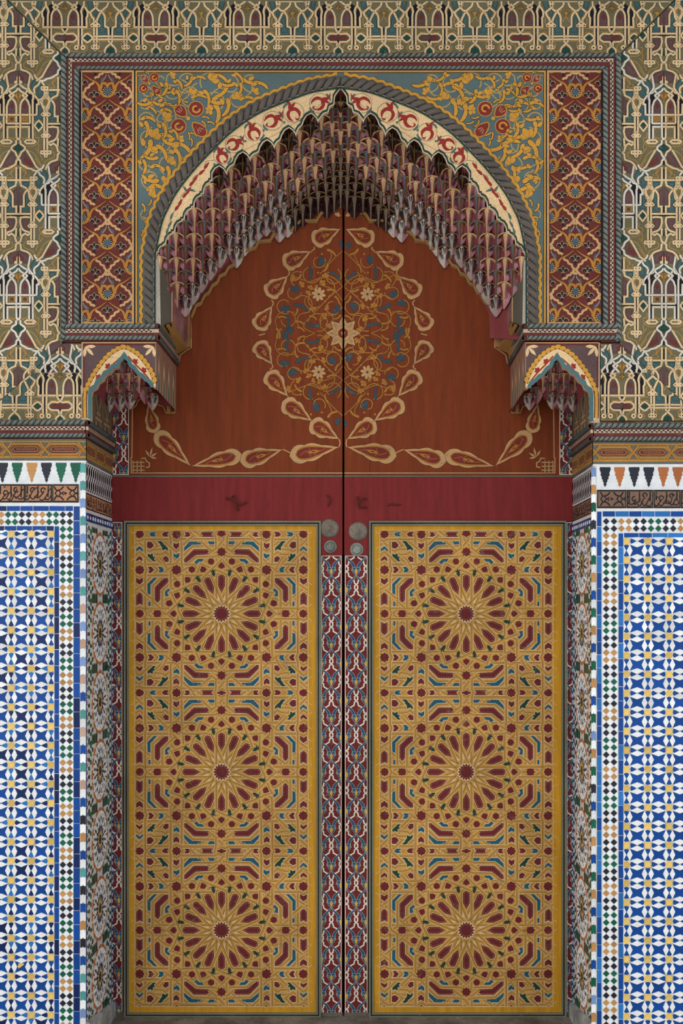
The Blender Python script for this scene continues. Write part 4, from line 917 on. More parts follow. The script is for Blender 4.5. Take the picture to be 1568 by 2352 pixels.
# ================================================================ panels inside the arch frame
M3 = lambda q, s: [(1564-u, v) for u, v in q] if s < 0 else q
def trellis(label, ax, y0, hp, x0, x1, ya, yb):
    t = MB().prism(rect(x0, ya, x1, yb), -0.001, 0.02, 'maroon').build('trellis_panel'); setp(t, label, 'panel')
    p = Paint(onplane(-0.001), rect(x0+3.5, ya+3.5, x1-3.5, yb-3.5)); S = 7.586; hw = 58.2
    for j in range(-2, int((yb-y0)/hp)+2):
        for i in (-1, 0):
            fl = (i+j) % 2 == 1
            p.tf = lambda g, i=i, j=j, fl=fl: (ax+hw*i+(hw-(g[0]-545)/S if fl else (g[0]-545)/S), y0+hp*j+(g[1]-415)/S)
            tn = lambda q, w_: (p.ribbon(smooth(q, 4), w_+8, 'sdark', 2), p.ribbon(smooth(q, 4), w_, 'tan', 3))
            tn([(545,905),(595,855),(610,810),(660,790),(680,745),(730,725),(750,685)], 40); tn([(985,470),(925,520),(895,555),(850,565),(830,610),(790,612),(765,640)], 40)
            p.poly([(545,880),(585,900),(600,960),(580,985),(545,985)], 'tan', 3); p.poly([(985,430),(945,450),(930,485),(950,520),(985,540)], 'tan', 3); p.poly(circ(545, 930, 9, 9, 6), 'ink', 5)
            a = smooth([(856,850),(838,770),(785,700),(680,645),(570,560)], 4); n = len(a)
            p.ribbon(a, [64-52*k/n for k in range(n)], 'sdark', 4); p.ribbon(a, [54-48*k/n for k in range(n)], 'och2', 5)
            a = circ(545, 405, 112, 100, 9, 0, math.pi/2); p.ribbon(a, 62, 'sdark', 4); p.ribbon(a, 52, 'och2', 5)
            a = circ(985, 846, 112, 100, 7, math.pi, math.pi*1.45)
            p.ribbon(smooth([(985,775),(960,730),(900,720),(880,770),(870,830)], 3), 44, 'och2', 5)
            p.poly(circ(545, 415, 82, 82, 12, -math.pi/2, math.pi/2), 'ink', 6); p.poly(circ(545, 415, 58, 58, 12, -math.pi/2, math.pi/2), 'slate', 7)
            p.poly(circ(985, 856, 82, 82, 12, math.pi/2, math.pi*1.5), 'ink', 6); p.poly(circ(985, 856, 58, 58, 12, math.pi/2, math.pi*1.5), 'slate', 7)
            for k in range(6):
                for c, z in (((545, 415), 1), ((985, 856), -1)):
                    b = -math.pi/2+(k+.3)*math.pi/6; u, v = c[0]+z*70*math.cos(b), c[1]+70*math.sin(b); p.poly(circ(u, v, 9, 9, 6), 'cream', 8)
            def fleur(cx, cy, half, r=0):
                for z in ((1,) if half else (1, -1)):
                    p.poly([(cx+z*6, cy+22), (cx+z*18, cy-22), (cx+z*48, cy-42), (cx+z*80, cy-30), (cx+z*95, cy+5), (cx+z*60, cy), (cx+z*35, cy+14)], 'blk', 4)
                    p.ribbon(smooth([(cx+z*6, cy+24), (cx+z*18, cy-22), (cx+z*48, cy-43), (cx+z*82, cy-30), (cx+z*100, cy+8)], 3), 7, 'cream2', 5)
                    p.poly([(cx, cy-88), (cx+z*30, cy-45), (cx+z*14, cy-5), (cx, cy)], 'blk', 6); p.ribbon([(cx, cy-90), (cx+z*30, cy-45), (cx+z*14, cy-5)], 6, 'sline', 7)
                    p.ribbon([(cx, cy+30), (cx+z*35, cy+42)], 7, 'cream2', 5); p.poly([(cx, cy+48), (cx+z*22, cy+58), (cx+z*12, cy+110), (cx, cy+115)], 'blk', 4)
            fleur(545, 705, True); fleur(775, 480, False); fleur(985, 262, False) if False else None
            p.poly(smooth([(965,560),(968,610),(910,690),(868,705),(875,640),(930,610)], 3, True), 'slate', 4); p.ribbon(smooth([(968,565),(955,615),(905,680)], 3), 7, 'cream2', 5)
    p.tf = None
    p.ribbon(rect(x0+2.2, ya+2.2, x1-2.2, yb-2.2), 4.2, 'tan', 10, closed=True); p.reg = None; p.ribbon(rect(x0+2.4, ya+2.4, x1-2.4, yb-2.4), 4.6, 'tan', 11, closed=True)
    p.build('painted_trellis', t)
trellis('maroon trellis panel with rosettes left of the arch spandrel', 246.8, 209.7, 58.15, 184.5, 308, 162, 745)
trellis('maroon trellis panel with rosettes right of the arch spandrel', 1320.5, 211.5, 57.4, 1255.5, 1384, 162, 745)
# ---------------------------------------------------------------- spandrels
def lotus1(p, x, y, r, a, s):
    ux, uy = math.sin(a), -math.cos(a)
    p.poly([(x+r*(ux*t-uy*o), y+r*(uy*t+ux*o)) for t, o in smooth([(0,0),(.4,.3),(.75,.26),(1.15,0),(.75,-.26),(.4,-.3)], 2, True)], 'soch', 5, 'sdark', .45)
    p.poly(circ(x, y, 1.5, 1.5, 7), 'sdark', 7)
ARC = [(355,745),(355,590),(357,576),(371,511),(386,477),(404,443),(439,397),(477,355),(527,306),(573,272),(605,254),(640,239),(690,220),(723,210),(782,201)]
AS = smooth(ARC[1:], 4)
SP = [  # ochre scroll leaves (zoom units of 5.227 from (305,150)): x, y, r, angle, kind
 (455,310,8,2.6,'c'),(680,195,10,2.2,'c'),(790,150,10,0,'c'),(560,220,9,1,'c'),(545,370,11,1.3,'c'),(390,280,11,1.8,'c'),(940,190,13,.2,'l'),(1060,150,12,.5,'c'),(1160,230,11,3,'c'),(1080,310,14,2.3,'c'),(1275,140,10,.8,'c'),(1420,195,13,3.3,'c'),(1530,230,12,.3,'c'),(1290,280,10,1.7,'c'),
 (700,355,11,.3,'l'),(790,370,11,0,'c'),(890,370,12,1.2,'c'),(980,430,13,3.5,'c'),(1010,560,15,1.4,'c'),(940,530,9,3.6,'l'),(1130,500,14,1.8,'c'),(1250,410,11,-.5,'l'),(1370,395,11,0,'c'),(330,460,11,3.2,'c'),(420,480,11,.2,'c'),(150,460,11,3,'c'),(230,530,9,.6,'c'),(400,540,9,.2,'c'),(290,360,10,.4,'c'),
 (380,640,12,.4,'l'),(185,640,11,.2,'c'),(165,760,13,1.5,'c'),(380,770,12,1.4,'c'),(380,850,13,.1,'c'),(240,870,15,0,'l'),(180,1000,16,2.0,'c'),(460,930,14,3.4,'c'),(600,980,14,.5,'c'),(550,900,9,.3,'l'),(350,1030,14,.9,'c'),(540,1080,13,1.2,'c'),(230,1110,11,3.2,'c'),(245,1050,8,0,'l'),
 (440,1180,11,0,'l'),(420,1300,13,1.6,'c'),(300,1220,11,.3,'c'),(140,1210,11,1.5,'c'),(215,1370,14,3.4,'c'),(310,1470,14,.4,'c'),(215,1460,9,2.6,'l'),(360,1400,10,.5,'l'),(130,1380,7,1.2,'l'),(190,470,7,.4,'l'),(510,820,9,1,'c'),(455,130,8,.6,'l'),(1450,330,9,.3,'l'),(1130,430,5,0,'l')]
CU = [(330,180,11,0,6),(175,310,11,0,6),(470,310,17,0,5),(480,160,15,.5,5.5),(660,190,20,1,6),(930,190,21,2.5,5.8),(1160,230,19,-1.4,3),(1420,200,20,1.5,5),(700,370,23,.6,6),(990,450,22,-2.6,1.2),(1260,400,17,1,5.6),(330,460,17,1,6),(150,460,12,0,5.5),(170,650,18,1,6),(390,650,21,-.5,4.6),(200,870,22,.5,4.6),(440,960,16,1,5),(220,1090,22,1,4),(430,1190,20,2,6.6),(210,1370,19,1.6,6.2),(330,560,24,.3,2.8),(560,320,24,-1.4,1.2),(820,300,24,2.2,4.2),(1090,400,25,3.4,5.4),(300,760,22,-1.2,1),(330,950,22,-1,1.6),(150,1170,16,1,4),(520,1180,17,-1,1.4),(1310,280,22,-1,1.6),(610,250,16,0,3)]
for s in (1, -1):
    side = 'left' if s > 0 else 'right'
    F = lambda q: M3(q, s)
    F1 = lambda u, v: M3([(u, v)], s)[0]
    pts = [(309,160),(782,160)]+[(u, v) for u, v in AS[::-1]]+[(355,745),(309,745)]
    t = MB().prism(F(pts), 0.0, 0.03, 'sblue').build('spandrel_panel'); setp(t, 'blue spandrel with ochre scroll leaves, upper %s of the arch' % side, 'panel')
    p = Paint(onplane(0.0))
    p.ribbon(F([(313,744),(313,164),(782,164)]), 4, 'soch', 2); p.ribbon(F([(316,744),(316,167),(782,167)]), 1.4, 'sdark', 3); p.ribbon(F([(310,744),(310,160)]), 1.6, 'ink', 3)
    p.ribbon(F([(314,742.5),(350,742.5)]), 4, 'soch', 2)
    Zs = lambda u, v: F1(305+u/5.227, 150+v/5.227)
    for u, v, r, a0, a1 in CU:
        q = Zs(u, v); b0, b1 = (a0, a1) if s > 0 else (math.pi-a0, math.pi-a1)
        curl(p, q[0], q[1], r*1.2, b0, b1, 2.8, 'sline', 2)
    for u, v, r, a_, k in SP:
        q = Zs(u, v); an = a_ if s > 0 else -a_
        if k == 'c': comma(p, q[0], q[1], r*1.42, a_ if s > 0 else math.pi-a_, 'soch', 4, 'sdark', .45, 1 if s > 0 else -1); lotus1(p, q[0]-s*r*.55, q[1]-r*.25, r*1.15, (a_-2.2)*s, s)
        else: lotus(p, q[0], q[1], r*1.5, an+s*.5, 'soch', 4, 'sdark', .45)
    # lower tail of the scroll
    for u, v, r, a_, k in ((348,452,11,.2,'l'),(330,476,10,1.2,'c'),(338,500,9,3.2,'c'),(334,515,8,1.5,'c'),(327,535,8,1.8,'c'),(345,465,8,2,'c')):
        q = F1(u, v); comma(p, q[0], q[1], r, a_ if s > 0 else math.pi-a_, 'soch', 4, 'sdark', .45, s) if k == 'c' else lotus(p, q[0], q[1], r*1.3, .5*s, 'soch', 4, 'sdark', .45)
    q = F1(335, 492); curl(p, q[0], q[1], 15, 0 if s > 0 else math.pi, 5 if s > 0 else math.pi-5, 2.4, 'sline', 2)
    p.poly(circ(*F1(323, 732), 4, 4, 10), 'soch', 4, 'sdark', .4)
    # red and ochre palmette clusters
    for cx, cy, k in ((432,272,1.0),(343,192,.62)):
        c = F1(cx, cy)
        for dx, dy, r, a_ in ((18,-22,15,.6),(-22,18,15,2.6)):
            q = (c[0]+s*dx*k, c[1]+dy*k); p.poly(circ(q[0], q[1], r*k*1.1, r*k*1.1, 14), 'smred', 4, 'soch', 1.6*k); curl(p, q[0], q[1], r*k*.62, 0, 5*s, 4*k, 'soch', 6); p.poly(circ(q[0], q[1], 2*k, 2*k, 6), 'sdark', 7)
        for dx, dy, an, l in ((-14,-14,-.8,17),(22,22,2.35,22)):
            q = (c[0]+s*dx*k, c[1]+dy*k); b = an*s; ux, uy = math.sin(b), -math.cos(b)
            g = [(q[0]+k*(ux*l*t*1.0-uy*o*12), q[1]+k*(uy*l*t+ux*o*12)) for t, o in smooth([(-.7,0),(-.2,.7),(.4,.95),(.95,.5),(1.0,-.5),(.4,-.95),(-.2,-.7)], 3, True)]
            p.poly(g, 'smred', 4, 'soch', 2.2*k)
            for z in (-.5, 0, .5): p.ribbon([(q[0]+k*(ux*2-uy*z*6), q[1]+k*(uy*2+ux*z*6)), (q[0]+k*(ux*12-uy*z*14), q[1]+k*(uy*12+ux*z*14))], 1, 'acream', 6)
        for dx, dy, a_ in ((40,-2,.2),(2,40,1.4),(36,12,1.0),(12,36,.4),(-34,-30,3),(-8,-40,3.6),(52,10,.3),(8,54,1.5)): q = (c[0]+s*dx*k, c[1]+dy*k); comma(p, q[0], q[1], 9*k, a_ if s > 0 else math.pi-a_, 'soch', 5, 'sdark', .4, s)
        p.poly(circ(c[0], c[1], 5*k, 5*k, 10), 'soch', 6, 'sdark', .4)
    # scalloped ochre edge outside the carved rope
    rp = []
    full = [(355,745),(355,700),(355,650),(355,610)]+AS
    def offs(path, d):
        out = []
        for i, q in enumerate(path):
            a, b = path[max(0, i-1)], path[min(len(path)-1, i+1)]; l = math.hypot(b[0]-a[0], b[1]-a[1]) or 1
            out.append((q[0]+(b[1]-a[1])/l*d, q[1]-(b[0]-a[0])/l*d))
        return out
    ob = offs(full, 15)
    dense = []; acc = 0
    for a, b in zip(ob, ob[1:]):
        l = math.hypot(b[0]-a[0], b[1]-a[1]); n = max(1, int(l/3))
        for k in range(n): dense.append((a[0]+(b[0]-a[0])*k/n, a[1]+(b[1]-a[1])*k/n))
    sc = []; cum = 0
    for i, q in enumerate(dense):
        if i: cum += math.hypot(q[0]-dense[i-1][0], q[1]-dense[i-1][1])
        a, b = dense[max(0, i-1)], dense[min(len(dense)-1, i+1)]; l = math.hypot(b[0]-a[0], b[1]-a[1]) or 1; e = 13+4.5*abs(math.sin(cum*math.pi/20.5))
        sc.append((q[0]+(b[1]-a[1])/l*e, q[1]-(b[0]-a[0])/l*e))
    sc = [(min(u, 782), max(v, 168)) for u, v in sc]
    p.band(F(sc), 6.5, 'soch', 'sdark', .6, 7)
    p.build('painted_scrolls', t)
    # carved rope archivolt
    o3 = [V(u, v, -0.004) for u, v in F(offs(full, 13))]
    r = rope('carved_archivolt', o3, 13.5*K, 20*K, None, 'carv', 'carvshade', 28, 0.8, 0.5); setp(r, 'dark carved rope moulding along the %s half of the arch' % side, 'moulding')  # shade in the rope's grooves is painted in as darker faces
    q = Paint(onplane(-0.003)); q.ribbon(F(full), 5.5, 'adark', 0); q.ribbon(F(offs(full, 2.2)), 1.3, 'cream2', 1); q.build('edge_line', r)
# ================================================================ arch band and muqarnas
NIC = [(782,210),(713,266),(663,299),(613,327),(557,355),(503,387)]           # heads of the pointed niches on the front edge
STEP = [(486,414),(466,444),(444,474),(422,503),(400,532),(379,560),(362,580)]
def scallop():
    p = []
    x, y = STEP[-1]
    for a, b in zip(STEP[::-1], STEP[::-1][1:]):
        dx, dy = b[0]-a[0], b[1]-a[1]; p += [(a[0], a[1]), (a[0]+.1*dx, a[1]+.42*dy), (a[0]+.36*dx, a[1]+.72*dy), (a[0]+.78*dx, a[1]+.88*dy), (a[0]+.8*dx, a[1]+dy)]
    lst = NIC[::-1]
    p += [STEP[0], (lst[0][0]-17, lst[0][1]+22)]
    for i, (x, y) in enumerate(lst):
        if i and i < len(lst)-1: 
            px, py = p[-1]; qx, qy = x-19, y+22; p += [(px+.15*(qx-px), py+.45*(qy-py)), (px+.45*(qx-px), py+.8*(qy-py)), (qx-3, qy), (qx, qy-4)]
        if i == len(lst)-1: p += [(x-48,y+60),(x-40,y+50),(x-29,y+46),(x-26,y+34),(x-16,y+29),(x-14,y+10),(x-6,y-2),(x,y-8)]
        else: p += [(x-17,y+10),(x-10,y-1),(x,y-7),(x+9,y-1),(x+14,y+5),(x+16,y+11)]
    return p
SCA = scallop()
for s in (1, -1):
    side = 'left' if s > 0 else 'right'; F = lambda q: M3(q, s); F1 = lambda u, v: M3([(u, v)], s)[0]
    pts = [(356,592)]+[(u, v) for u, v in AS[2:]]+SCA[::-1]
    t = MB().prism(F(pts), 0.002, 0.03, 'acream').build('arch_band'); setp(t, 'cream arch band with red palmettes, %s half' % side, 'panel')
    p = Paint(onplane(0.002))
    p.ribbon(F([(u-1.5, v-3.2) for u, v in SCA]), 5, 'adark', 2); p.ribbon(F([(u+.3, v+.3) for u, v in SCA]), 2.6, 'cream2', 3)
    for cx, cy, r, fl in ((734,237,24,1),(674,258,24,-1),(626,277,23,1),(583,303,22,-1),(538,331,21,1),(510,358,20,-1)):
        c = F1(cx, cy); q = circ(c[0], c[1], r, r*.95, 18); p.ribbon(q, .9, 'adark', 1, closed=True)
        a_ = .0 if fl > 0 else 1.45
        ca, sa = math.cos(a_), math.sin(a_)
        T = lambda u, v: (c[0]+s*r*1.02*(u*ca-v*sa*fl), c[1]+r*1.02*(u*sa*fl+v*ca))
        for pth, ws in (([(1.0,-1.0),(.82,-.52),(.3,-.34),(.34,.12),(.05,.52),(-.45,.6)], (.5,5.5,9,8,7,1)), ([(.28,-.3),(.6,-.2),(.98,.08)], (3,7.5,.5)), ([(.2,-.36),(-.2,-.5),(-.62,-.3),(-.85,.12)], (6,7.5,6,.5)), ([(-.45,.6),(-.62,.38),(-.42,.22)], (3,4,.5))):
            pl = smooth([(*T(*q_), w_) for q_, w_ in zip(pth, ws)], 4); p.ribbon([q_[:2] for q_ in pl], [max(.3, q_[2]) for q_ in pl], 'ared', 3)
        for b, l in ((2.4, .95), (-.6, 1.0)):
            ux, uy = math.cos(b), math.sin(b)*fl
            p.poly([(c[0]+s*r*(ux*1.0+l*.45*(u*uy+v*ux)), c[1]+r*(uy*1.0+l*.45*(-u*ux+v*uy))) for u, v in smooth([(-.9,0),(-.2,.4),(.7,.3),(.95,-.05),(.3,-.1),(-.3,-.2)], 3, True)], 'agreen', 2)
        p.poly(circ(c[0]-s*r*.9, c[1]+r*.95, 3, 3, 8), 'agreen', 2)
    for cx, cy, a_ in ((474,381,-.95),(463,396,-.75),(449,410,-1.0),(441,421,-.8),(433,438,-1.1),(425,448,-.9),(414,466,-1.1),(407,477,-.95)):
        c = F1(cx, cy); ux, uy = math.cos(a_), math.sin(a_)
        p.poly([(c[0]+s*(u*ux-v*uy), c[1]+u*uy+v*ux) for u, v in smooth([(-9,0),(-4,-4),(3,-3.6),(11,0),(4,2),(-3,2.6)], 3, True)], 'ared', 3)
    p.ribbon(smooth(F([(492,368),(472,372),(466,396),(445,405),(437,432),(418,446),(410,474),(396,492),(390,516),(382,536)]), 4), .9, 'adark', 2)
    for cx, cy, a_ in ((426,434,-2.2),(440,437,.3),(394,497,-1.2),(390,516,-1.1),(384,532,-1.4)):
        c = F1(cx, cy); ux, uy = math.cos(a_), math.sin(a_)
        p.poly([(c[0]+s*(u*ux-v*uy), c[1]+u*uy+v*ux) for u, v in smooth([(-8,0),(-3,-3.4),(3,-3),(10,0),(3,2),(-3,2)], 3, True)], 'agreen', 3)
    p.build('painted_palmettes', t)
# ---------------------------------------------------------------- the stalactite vault
FC = (782.0, 760.0)
FF = [(782,206),(713,262),(663,294),(613,322),(557,350),(503,382),(466,440),(422,499),(379,556),(360,590),(358,760)]
BB = [(785,452),(745,476),(690,498),(640,522),(590,546),(555,574),(520,606),(490,640),(462,682),(440,714),(436,760)]
def pol(lst):
    return sorted((math.atan2(FC[0]-u, FC[1]-v), math.hypot(FC[0]-u, FC[1]-v)) for u, v in lst)
PF, PB = pol(FF), pol(BB)
def lk(t, a):
    if a <= t[0][0]: return t[0][1]
    for (a0, r0), (a1, r1) in zip(t, t[1:]):
        if a <= a1: return r0+(r1-r0)*(a-a0)/max(1e-9, a1-a0)
    return t[-1][1]
def udep(x, v):
    a = math.atan2(abs(FC[0]-x), FC[1]-v); r = math.hypot(FC[0]-x, FC[1]-v); rf, rb = lk(PF, a), lk(PB, a)
    return (rf-r)/max(1, rf-rb)
def SF(x, v, n):
    u = max(0.0, min(1.0, udep(x, v))); y = DD*u-n
    return P3(x, v, max(0.004, min(DD-0.001, y)))
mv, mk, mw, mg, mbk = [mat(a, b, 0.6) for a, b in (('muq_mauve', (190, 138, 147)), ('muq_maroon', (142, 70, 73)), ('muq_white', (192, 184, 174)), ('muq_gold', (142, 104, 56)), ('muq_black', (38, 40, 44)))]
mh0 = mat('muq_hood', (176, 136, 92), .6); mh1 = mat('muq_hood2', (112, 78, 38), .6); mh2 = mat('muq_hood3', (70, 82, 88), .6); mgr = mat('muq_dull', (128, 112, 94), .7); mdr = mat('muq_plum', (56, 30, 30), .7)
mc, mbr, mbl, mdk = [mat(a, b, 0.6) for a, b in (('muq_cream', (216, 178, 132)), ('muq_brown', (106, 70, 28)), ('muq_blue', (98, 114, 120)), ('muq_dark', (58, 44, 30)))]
def cell(parent, ax, av, W, H, N, style, s, name='stalactite_cell', f=SF):
    """hanging cell: pointed hood, concave flanks, central rib running down to a point"""
    mb = MB()
    def q(a, b, n): return f(ax+a*W, av+b*H, n*N)
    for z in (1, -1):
        outer_side = (z == -s)  # flank turned away from the arch centre, with its own colours
        if style == 0: fac, rib, rim, hood = (mv if outer_side else mk), mc, mc, (mh0 if outer_side else mh1)
        elif style == 1: fac, rib, rim, hood = (mv if outer_side else mk), (mbr if outer_side else mbl), mgr, (mh1 if outer_side else mh2)
        elif style == 2: fac, rib, rim, hood = (mw if not outer_side else mv), mw, mg, mbk
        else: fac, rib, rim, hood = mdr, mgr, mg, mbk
        A = [q(0, 0, .8), q(z*.26, .04, .85), q(z*.43, .12, .8), q(z*.5, .26, .6)]
        I = [q(0, .04, .78), q(z*.22, .08, .82), q(z*.375, .155, .76), q(z*.44, .28, .5)]
        R = [q(z*.12, .11, .95), q(z*.065, .38, 1.0), q(z*.04, .7, .85), q(z*.025, 1.0, .6)]
        C = [q(0, .12, 1.0), q(0, .4, 1.08), q(0, .7, .92), q(0, 1.03, .62)]
        m1, m2 = q(z*.27, .22, -.45), q(z*.22, .6, -.5)
        E = [q(z*.47, .5, .05), q(z*.3, .78, .12), q(z*.08, 1.0, .42)]
        for i in range(3): mb.face([A[i], A[i+1], I[i+1], I[i]], rim); mb.face([C[i], R[i], R[i+1], C[i+1]], rib)
        mb.face([A[3], q(z*.5, .32, 0), I[3]], rim)
        mb.face([I[0], I[1], m1, R[0]], hood); mb.face([I[0], R[0], C[0]], rib); mb.face([I[1], I[2], m1], hood); mb.face([I[2], I[3], E[0], m1], fac)
        mb.face([R[0], m1, m2, R[1]], fac); mb.face([m1, E[0], m2], fac); mb.face([R[1], m2, R[2]], fac); mb.face([m2, E[0], E[1]], fac); mb.face([m2, E[1], R[2]], fac); mb.face([R[2], E[1], E[2], R[3]], fac)
        mb.face([R[3], E[2], C[3]], rim if style == 2 else rib)
        if style == 2:
            for k in (.3, .62):
                mb.face([q(z*(.1+.3*k), .2+.1*k, .6), q(z*(.16+.3*k), .22+.12*k, .58), q(z*(.08+.2*k), .62, .7), q(z*(.06+.18*k), .6, .72)], mbk)
            mb.face([q(z*.03, .1, 1.0), q(z*.1, .13, 1.0), q(z*.02, .4, 1.12)], mbk)
    return mb.build(name, parent)
muq = empty('muqarnas_vault', V(782, 470, 0.25)); muq.location = (0, 0, 0); setp(muq, 'carved and painted stalactite vault filling the pointed arch', 'muqarnas')
rows = []
for i in range(73):
    a = -1.62+3.24*i/72; rf, rb = lk(PF, abs(a))+2, lk(PB, abs(a))-3; rows.append([])
    for j in range(9):
        u = j/8; r = rf+(rb-rf)*u; x, v = FC[0]-r*math.sin(a), FC[1]-r*math.cos(a); rows[-1].append(P3(x, v, DD*u+0.026*(1 if 0 < j < 8 else 0)))
MB().grid(rows, mk).build('vault_shell', muq)
FK = [(368,588),(385,561),(404,533),(425,505),(447,476),(469,447),(487,420),(506,402),(531,384),(557,372),(585,355),(612,343),(638,327),(663,316),(688,298),(713,284),(738,262),(762,246),(782,232)]
n = 0
for k, (fx, fy) in enumerate(FK):
    t = k/(len(FK)-1); e = max(0, (t-.35)/.65)
    for m in range(0, 10):
        gx = 21*(1-e)**1.2*m; x, v = fx+gx*(1-.03*m), fy+(29+2.5*e)*m
        u = udep(x, v+12)
        if u > 1.0 or x > 783: continue
        if udep(x, v) > .93: continue
        wd = 40+10*e
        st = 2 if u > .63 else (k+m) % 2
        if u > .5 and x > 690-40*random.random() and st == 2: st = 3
        for s in ((1, -1) if x < 779 else (1,)):
            xx = x if s > 0 else 1564-x
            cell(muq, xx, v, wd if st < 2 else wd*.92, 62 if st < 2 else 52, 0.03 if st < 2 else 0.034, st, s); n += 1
def niche(parent, x, v, w_, h_, deep, m, name='pointed_niche', f=P3):
    """pointed arch recess seen as a dark hollow"""
    mb = MB(); pr = smooth([(-.5,1),(-.5,.45),(-.34,.18),(0,-.05),(.34,.18),(.5,.45),(.5,1)], 3); N = len(pr); rr = []
    for y, k in ((0.0, 1), (deep*.5, .86), (deep, .35)): rr.append([f(x+a*w_*k, v+(b*.9+.06)*h_ if k == 1 else v+((b-.55)*k+.55)*h_, y) for a, b in pr])
    mb.grid(rr, m); mb.face(rr[-1], m); mb.build(name, parent, True)
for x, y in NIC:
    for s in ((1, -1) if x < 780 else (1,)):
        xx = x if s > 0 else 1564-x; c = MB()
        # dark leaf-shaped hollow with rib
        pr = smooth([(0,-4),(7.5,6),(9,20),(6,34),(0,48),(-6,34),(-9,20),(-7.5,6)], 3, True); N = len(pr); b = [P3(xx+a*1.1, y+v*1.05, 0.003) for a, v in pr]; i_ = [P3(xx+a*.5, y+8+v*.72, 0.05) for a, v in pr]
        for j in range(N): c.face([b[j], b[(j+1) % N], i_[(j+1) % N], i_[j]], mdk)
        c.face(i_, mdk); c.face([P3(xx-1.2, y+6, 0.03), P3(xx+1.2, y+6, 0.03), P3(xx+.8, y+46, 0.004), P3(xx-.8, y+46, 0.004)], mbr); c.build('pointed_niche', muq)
# gold edge where the vault meets the door leaves
for s in (1, -1):
    q = [(u, v-5) for u, v in OUT[3:29]]; q = q if s > 0 else [(1575-u, v) for u, v in q]
    r = rope('gilt_edge', [P3(u, v, DD-0.014) for u, v in q], 0.009, 0.05, muq, 'gold', 'gold', 6)
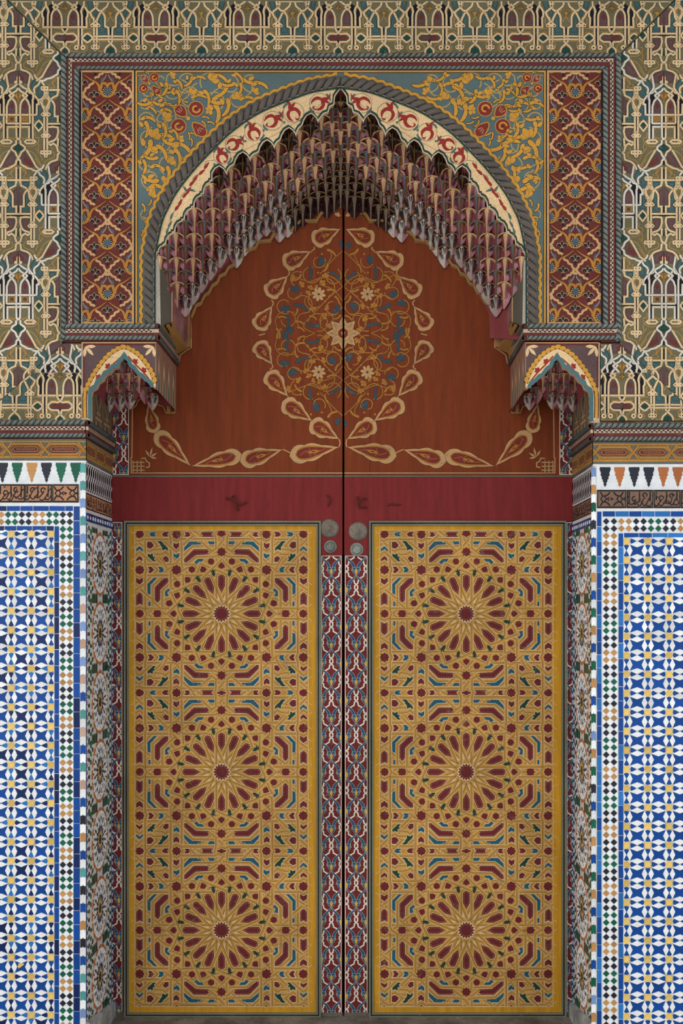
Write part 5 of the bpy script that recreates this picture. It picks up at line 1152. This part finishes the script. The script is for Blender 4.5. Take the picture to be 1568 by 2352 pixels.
# ---------------------------------------------------------------- pilasters, brackets and corbels at the springing
for s in (1, -1):
    side = 'left' if s > 0 else 'right'; F1 = lambda u, v: M3([(u, v)], s)[0]
    G = lambda u, v, y: P3(*((u, v) if s > 0 else (1568-u+ (7*y/DD), v)), y)
    t = empty('arch_pilaster'); setp(t, 'short pilaster with rose and grey panels under the %s springing' % side, 'pilaster')
    MB().face([G(355,576,0), G(366,585,0.01), G(369,752,0.01), G(357,742,0)], mat('pale_bead', (178, 168, 154), .6)).build('bead', t)
    MB().face([G(366,585,0.01), G(394,600,0.2), G(394,736,0.2), G(369,752,0.01)], 'frez').build('grey_panel', t)
    MB().face([G(394,600,0.2), G(430,650,DD-0.02), G(431,800,DD-0.02), G(394,736,0.2)], mat('rose_panel', (140, 98, 94), .7, 'stone')).build('rose_panel', t)
    MB().face([G(392,600,0.195), G(396,600,0.2), G(396,738,0.2), G(392,738,0.195)], 'tan').build('arris', t)
    b = MB(); b.face([G(372,745,0.05), G(394,736,0.2), G(432,800,DD-0.02), G(408,812,DD-0.05)], 'gold'); b.face([G(372,745,0.05), G(408,812,DD-0.05), G(405,822,DD-0.05), G(366,757,0.05)], 'gold').build('bracket', t)
    g = MB(); g.face([G(377,747,0.07), G(392,741,0.185), G(424,796,DD-0.05), G(407,803,DD-0.09)], 'blk'); o = g.build('dark_inlay', t)
    for v0 in o.data.vertices: v0.co.y -= 0.004
    sc_ = MB(); rr_ = random.Random(2)
    for k in range(9):
        f_ = (k+.5)/9; u0, v0 = 379+f_*33, 748+f_*52; y0 = 0.08+f_*(DD-0.15)
        sc_.face([G(u0+1, v0-3, y0-.012), G(u0+9, v0-6, y0+.03), G(u0+11, v0+1, y0+.04), G(u0+3, v0+3, y0)], 'gold')
    o = sc_.build('inlay_scroll', t)
    for v0 in o.data.vertices: v0.co.y -= 0.012
    for a, b2 in (((434,700),(434,800)), ((389,812),(389,952))):
        MB().prism([at(*( (u, v) if s > 0 else (1575-u, v)), DD) for u, v in rect(a[0]-4, a[1], a[0]+4, b2[1])], DD-0.03, DD, 'gold').build('gilt_post', t)
    # corbel block with small arch
    c = empty('corbel_arch'); setp(c, 'small painted corbel arch at the %s end of the frame' % side, 'corbel')
    P_ = [(187,785),(358,785),(358,889),(350,889),(344,880),(335,876),(326,866),(318,862),(308,848),(300,843),(296,832),(290,826),(285,819),(280,826),(273,832),(270,842),(258,845),(252,854),(240,860),(234,872),(224,878),(219,890),(209,896),(206,908),(206,966),(187,966)]
    if s < 0: P_ = [(u, v+(2 if v < 960 else 6)) for u, v in P_]
    MB().prism(M3(P_, s), 0.001, 0.05, 'moldw').build('arch_board', c)
    p = Paint(onplane(0.001))
    oc = [(203,960),(203,905),(213,880),(232,852),(255,826),(280,811),(290,811),(312,824),(330,846),(345,868),(356,888)]
    p.poly(M3([(190,788),(357,788),(357,793),(190,793)], s), 'maroon', 1); p.poly(M3(rect(190,788,194,890), s), 'maroon', 1); p.poly(M3(rect(190,786,357,788.5), s), 'tan', 1.5)
    arcs = smooth([(195,960),(195,905),(206,874),(226,842),(250,814),(276,798),(292,798),(316,812),(336,834),(350,858),(357,880)], 4)
    inner = M3(arcs, s); p.poly(M3([(191,790),(357,790)]+arcs[:8:-1]+arcs[8:0:-1]+[(195,930),(191,930)], s), 'mauve', 0.5)
    p.poly(M3(arcs+[(357,889)]+P_[3:-1], s), 'acream', 2); p.ribbon(inner, 11, 'maroon', 3); p.ribbon(inner, 9.2, 'sdark', 3.3)
    # braid of ochre beads
    L = 0; nxt = 6
    for a, b in zip(arcs, arcs[1:]):
        l = math.hypot(b[0]-a[0], b[1]-a[1])
        while L+l > nxt:
            k = (nxt-L)/l; c0 = (a[0]+(b[0]-a[0])*k, a[1]+(b[1]-a[1])*k); an = math.atan2(b[1]-a[1], b[0]-a[0])+.35; nxt += 12.2
            if a[1] > 900: p.poly(M3(rect(c0[0]-3.4, c0[1]-6.5, c0[0]+3.4, c0[1]+6.5), s), 'soch', 4); continue
            p.poly(M3([(c0[0]+7.6*math.cos(q)*math.cos(an)-5*math.sin(q)*math.sin(an), c0[1]+7.6*math.cos(q)*math.sin(an)+5*math.sin(q)*math.cos(an)) for q in [i*.6283 for i in range(10)]], s), 'soch', 4, 'sdark', .5)
        L += l
    ed = P_[2:-1]
    p.ribbon(M3([(u, v-4) if 200 < u < 350 else (u, v) for u, v in ed[1:]], s), 9, mat('corbel_teal', (78, 112, 116), .6), 5)
    p.ribbon(smooth(M3([(215,890),(236,862),(258,838),(276,822)], s), 4), 3.2, 'ared', 4); p.ribbon(smooth(M3([(294,818),(312,838),(330,856),(346,876)], s), 4), 3.2, 'ared', 4)
    for u, v in ((228,868),(250,843),(308,832),(328,852)): q = M3([(u, v)], s)[0]; lotus(p, q[0], q[1], 9, (-.9 if u < 285 else .9)*s, 'ared', 4)
    for u, v, an in ((196,796,2.4),(352,796,-2.4)):
        q = M3([(u, v)], s)[0]
        lotus(p, q[0], q[1], 24, an*s, 'acream', 3, None, .5, .17)
    p.build('painted_ornament', c)
    # inner side of the corbel, running back to the door
    H = lambda u, v, h: Vector(((( 358 if s > 0 else 1206)-784)*K+(1 if s > 0 else -1)*(h+0.0015), u*K, (2352-v)*K))
    Wd = DD/K
    MB().face([H(0,783,0), H(Wd,783,0), H(Wd,898,0), H(0,893,0)], mat('flame_wood', (150, 112, 92), .7, 'wood')).build('side_board', c)
    pp = Paint(H)
    for k in range(4):
        x = 30+k*62
        for w_, m in ((26,'frez'),(19,'tan'),(12,'moldw')): pp.poly([(x-w_, 893), (x-w_*.6, 830+w_*.6), (x, 792+(26-w_)*2.2), (x+w_*.6, 830+w_*.6), (x+w_, 893)], m, 2+(26-w_)/7)
        pp.poly([(x-9, 893), (x-7, 862), (x, 840), (x+7, 862), (x+9, 893)], 'teal', 6)
    pp.build('painted_flames', c)
    # small stalactites under the corbel arch
    Sd = lambda x, v, n: P3(x, v, max(0.02, min(DD-.01, (v-822)/140*DD*.95))-n*.6)
    sh = [[P3(*( (u, v) if s > 0 else (1568-u, v)), max(.03, min(DD, y))) for u, v, y in r] for r in (
        [(204,905,.05),(222,868,.05),(250,838,.05),(285,812,.05),(320,845,.05),(356,884,.05)], [(215,915,.2),(240,885,.2),(268,862,.2),(300,845,.2),(330,868,.2),(372,905,.2)], [(245,935,.4),(262,912,.4),(290,888,.4),(320,875,.4),(350,892,.4),(388,925,.4)], [(258,950,DD),(290,940,DD),(310,925,DD),(334,900,DD),(360,925,DD),(400,948,DD)])]
    MB().grid(sh, mk).build('soffit', c)
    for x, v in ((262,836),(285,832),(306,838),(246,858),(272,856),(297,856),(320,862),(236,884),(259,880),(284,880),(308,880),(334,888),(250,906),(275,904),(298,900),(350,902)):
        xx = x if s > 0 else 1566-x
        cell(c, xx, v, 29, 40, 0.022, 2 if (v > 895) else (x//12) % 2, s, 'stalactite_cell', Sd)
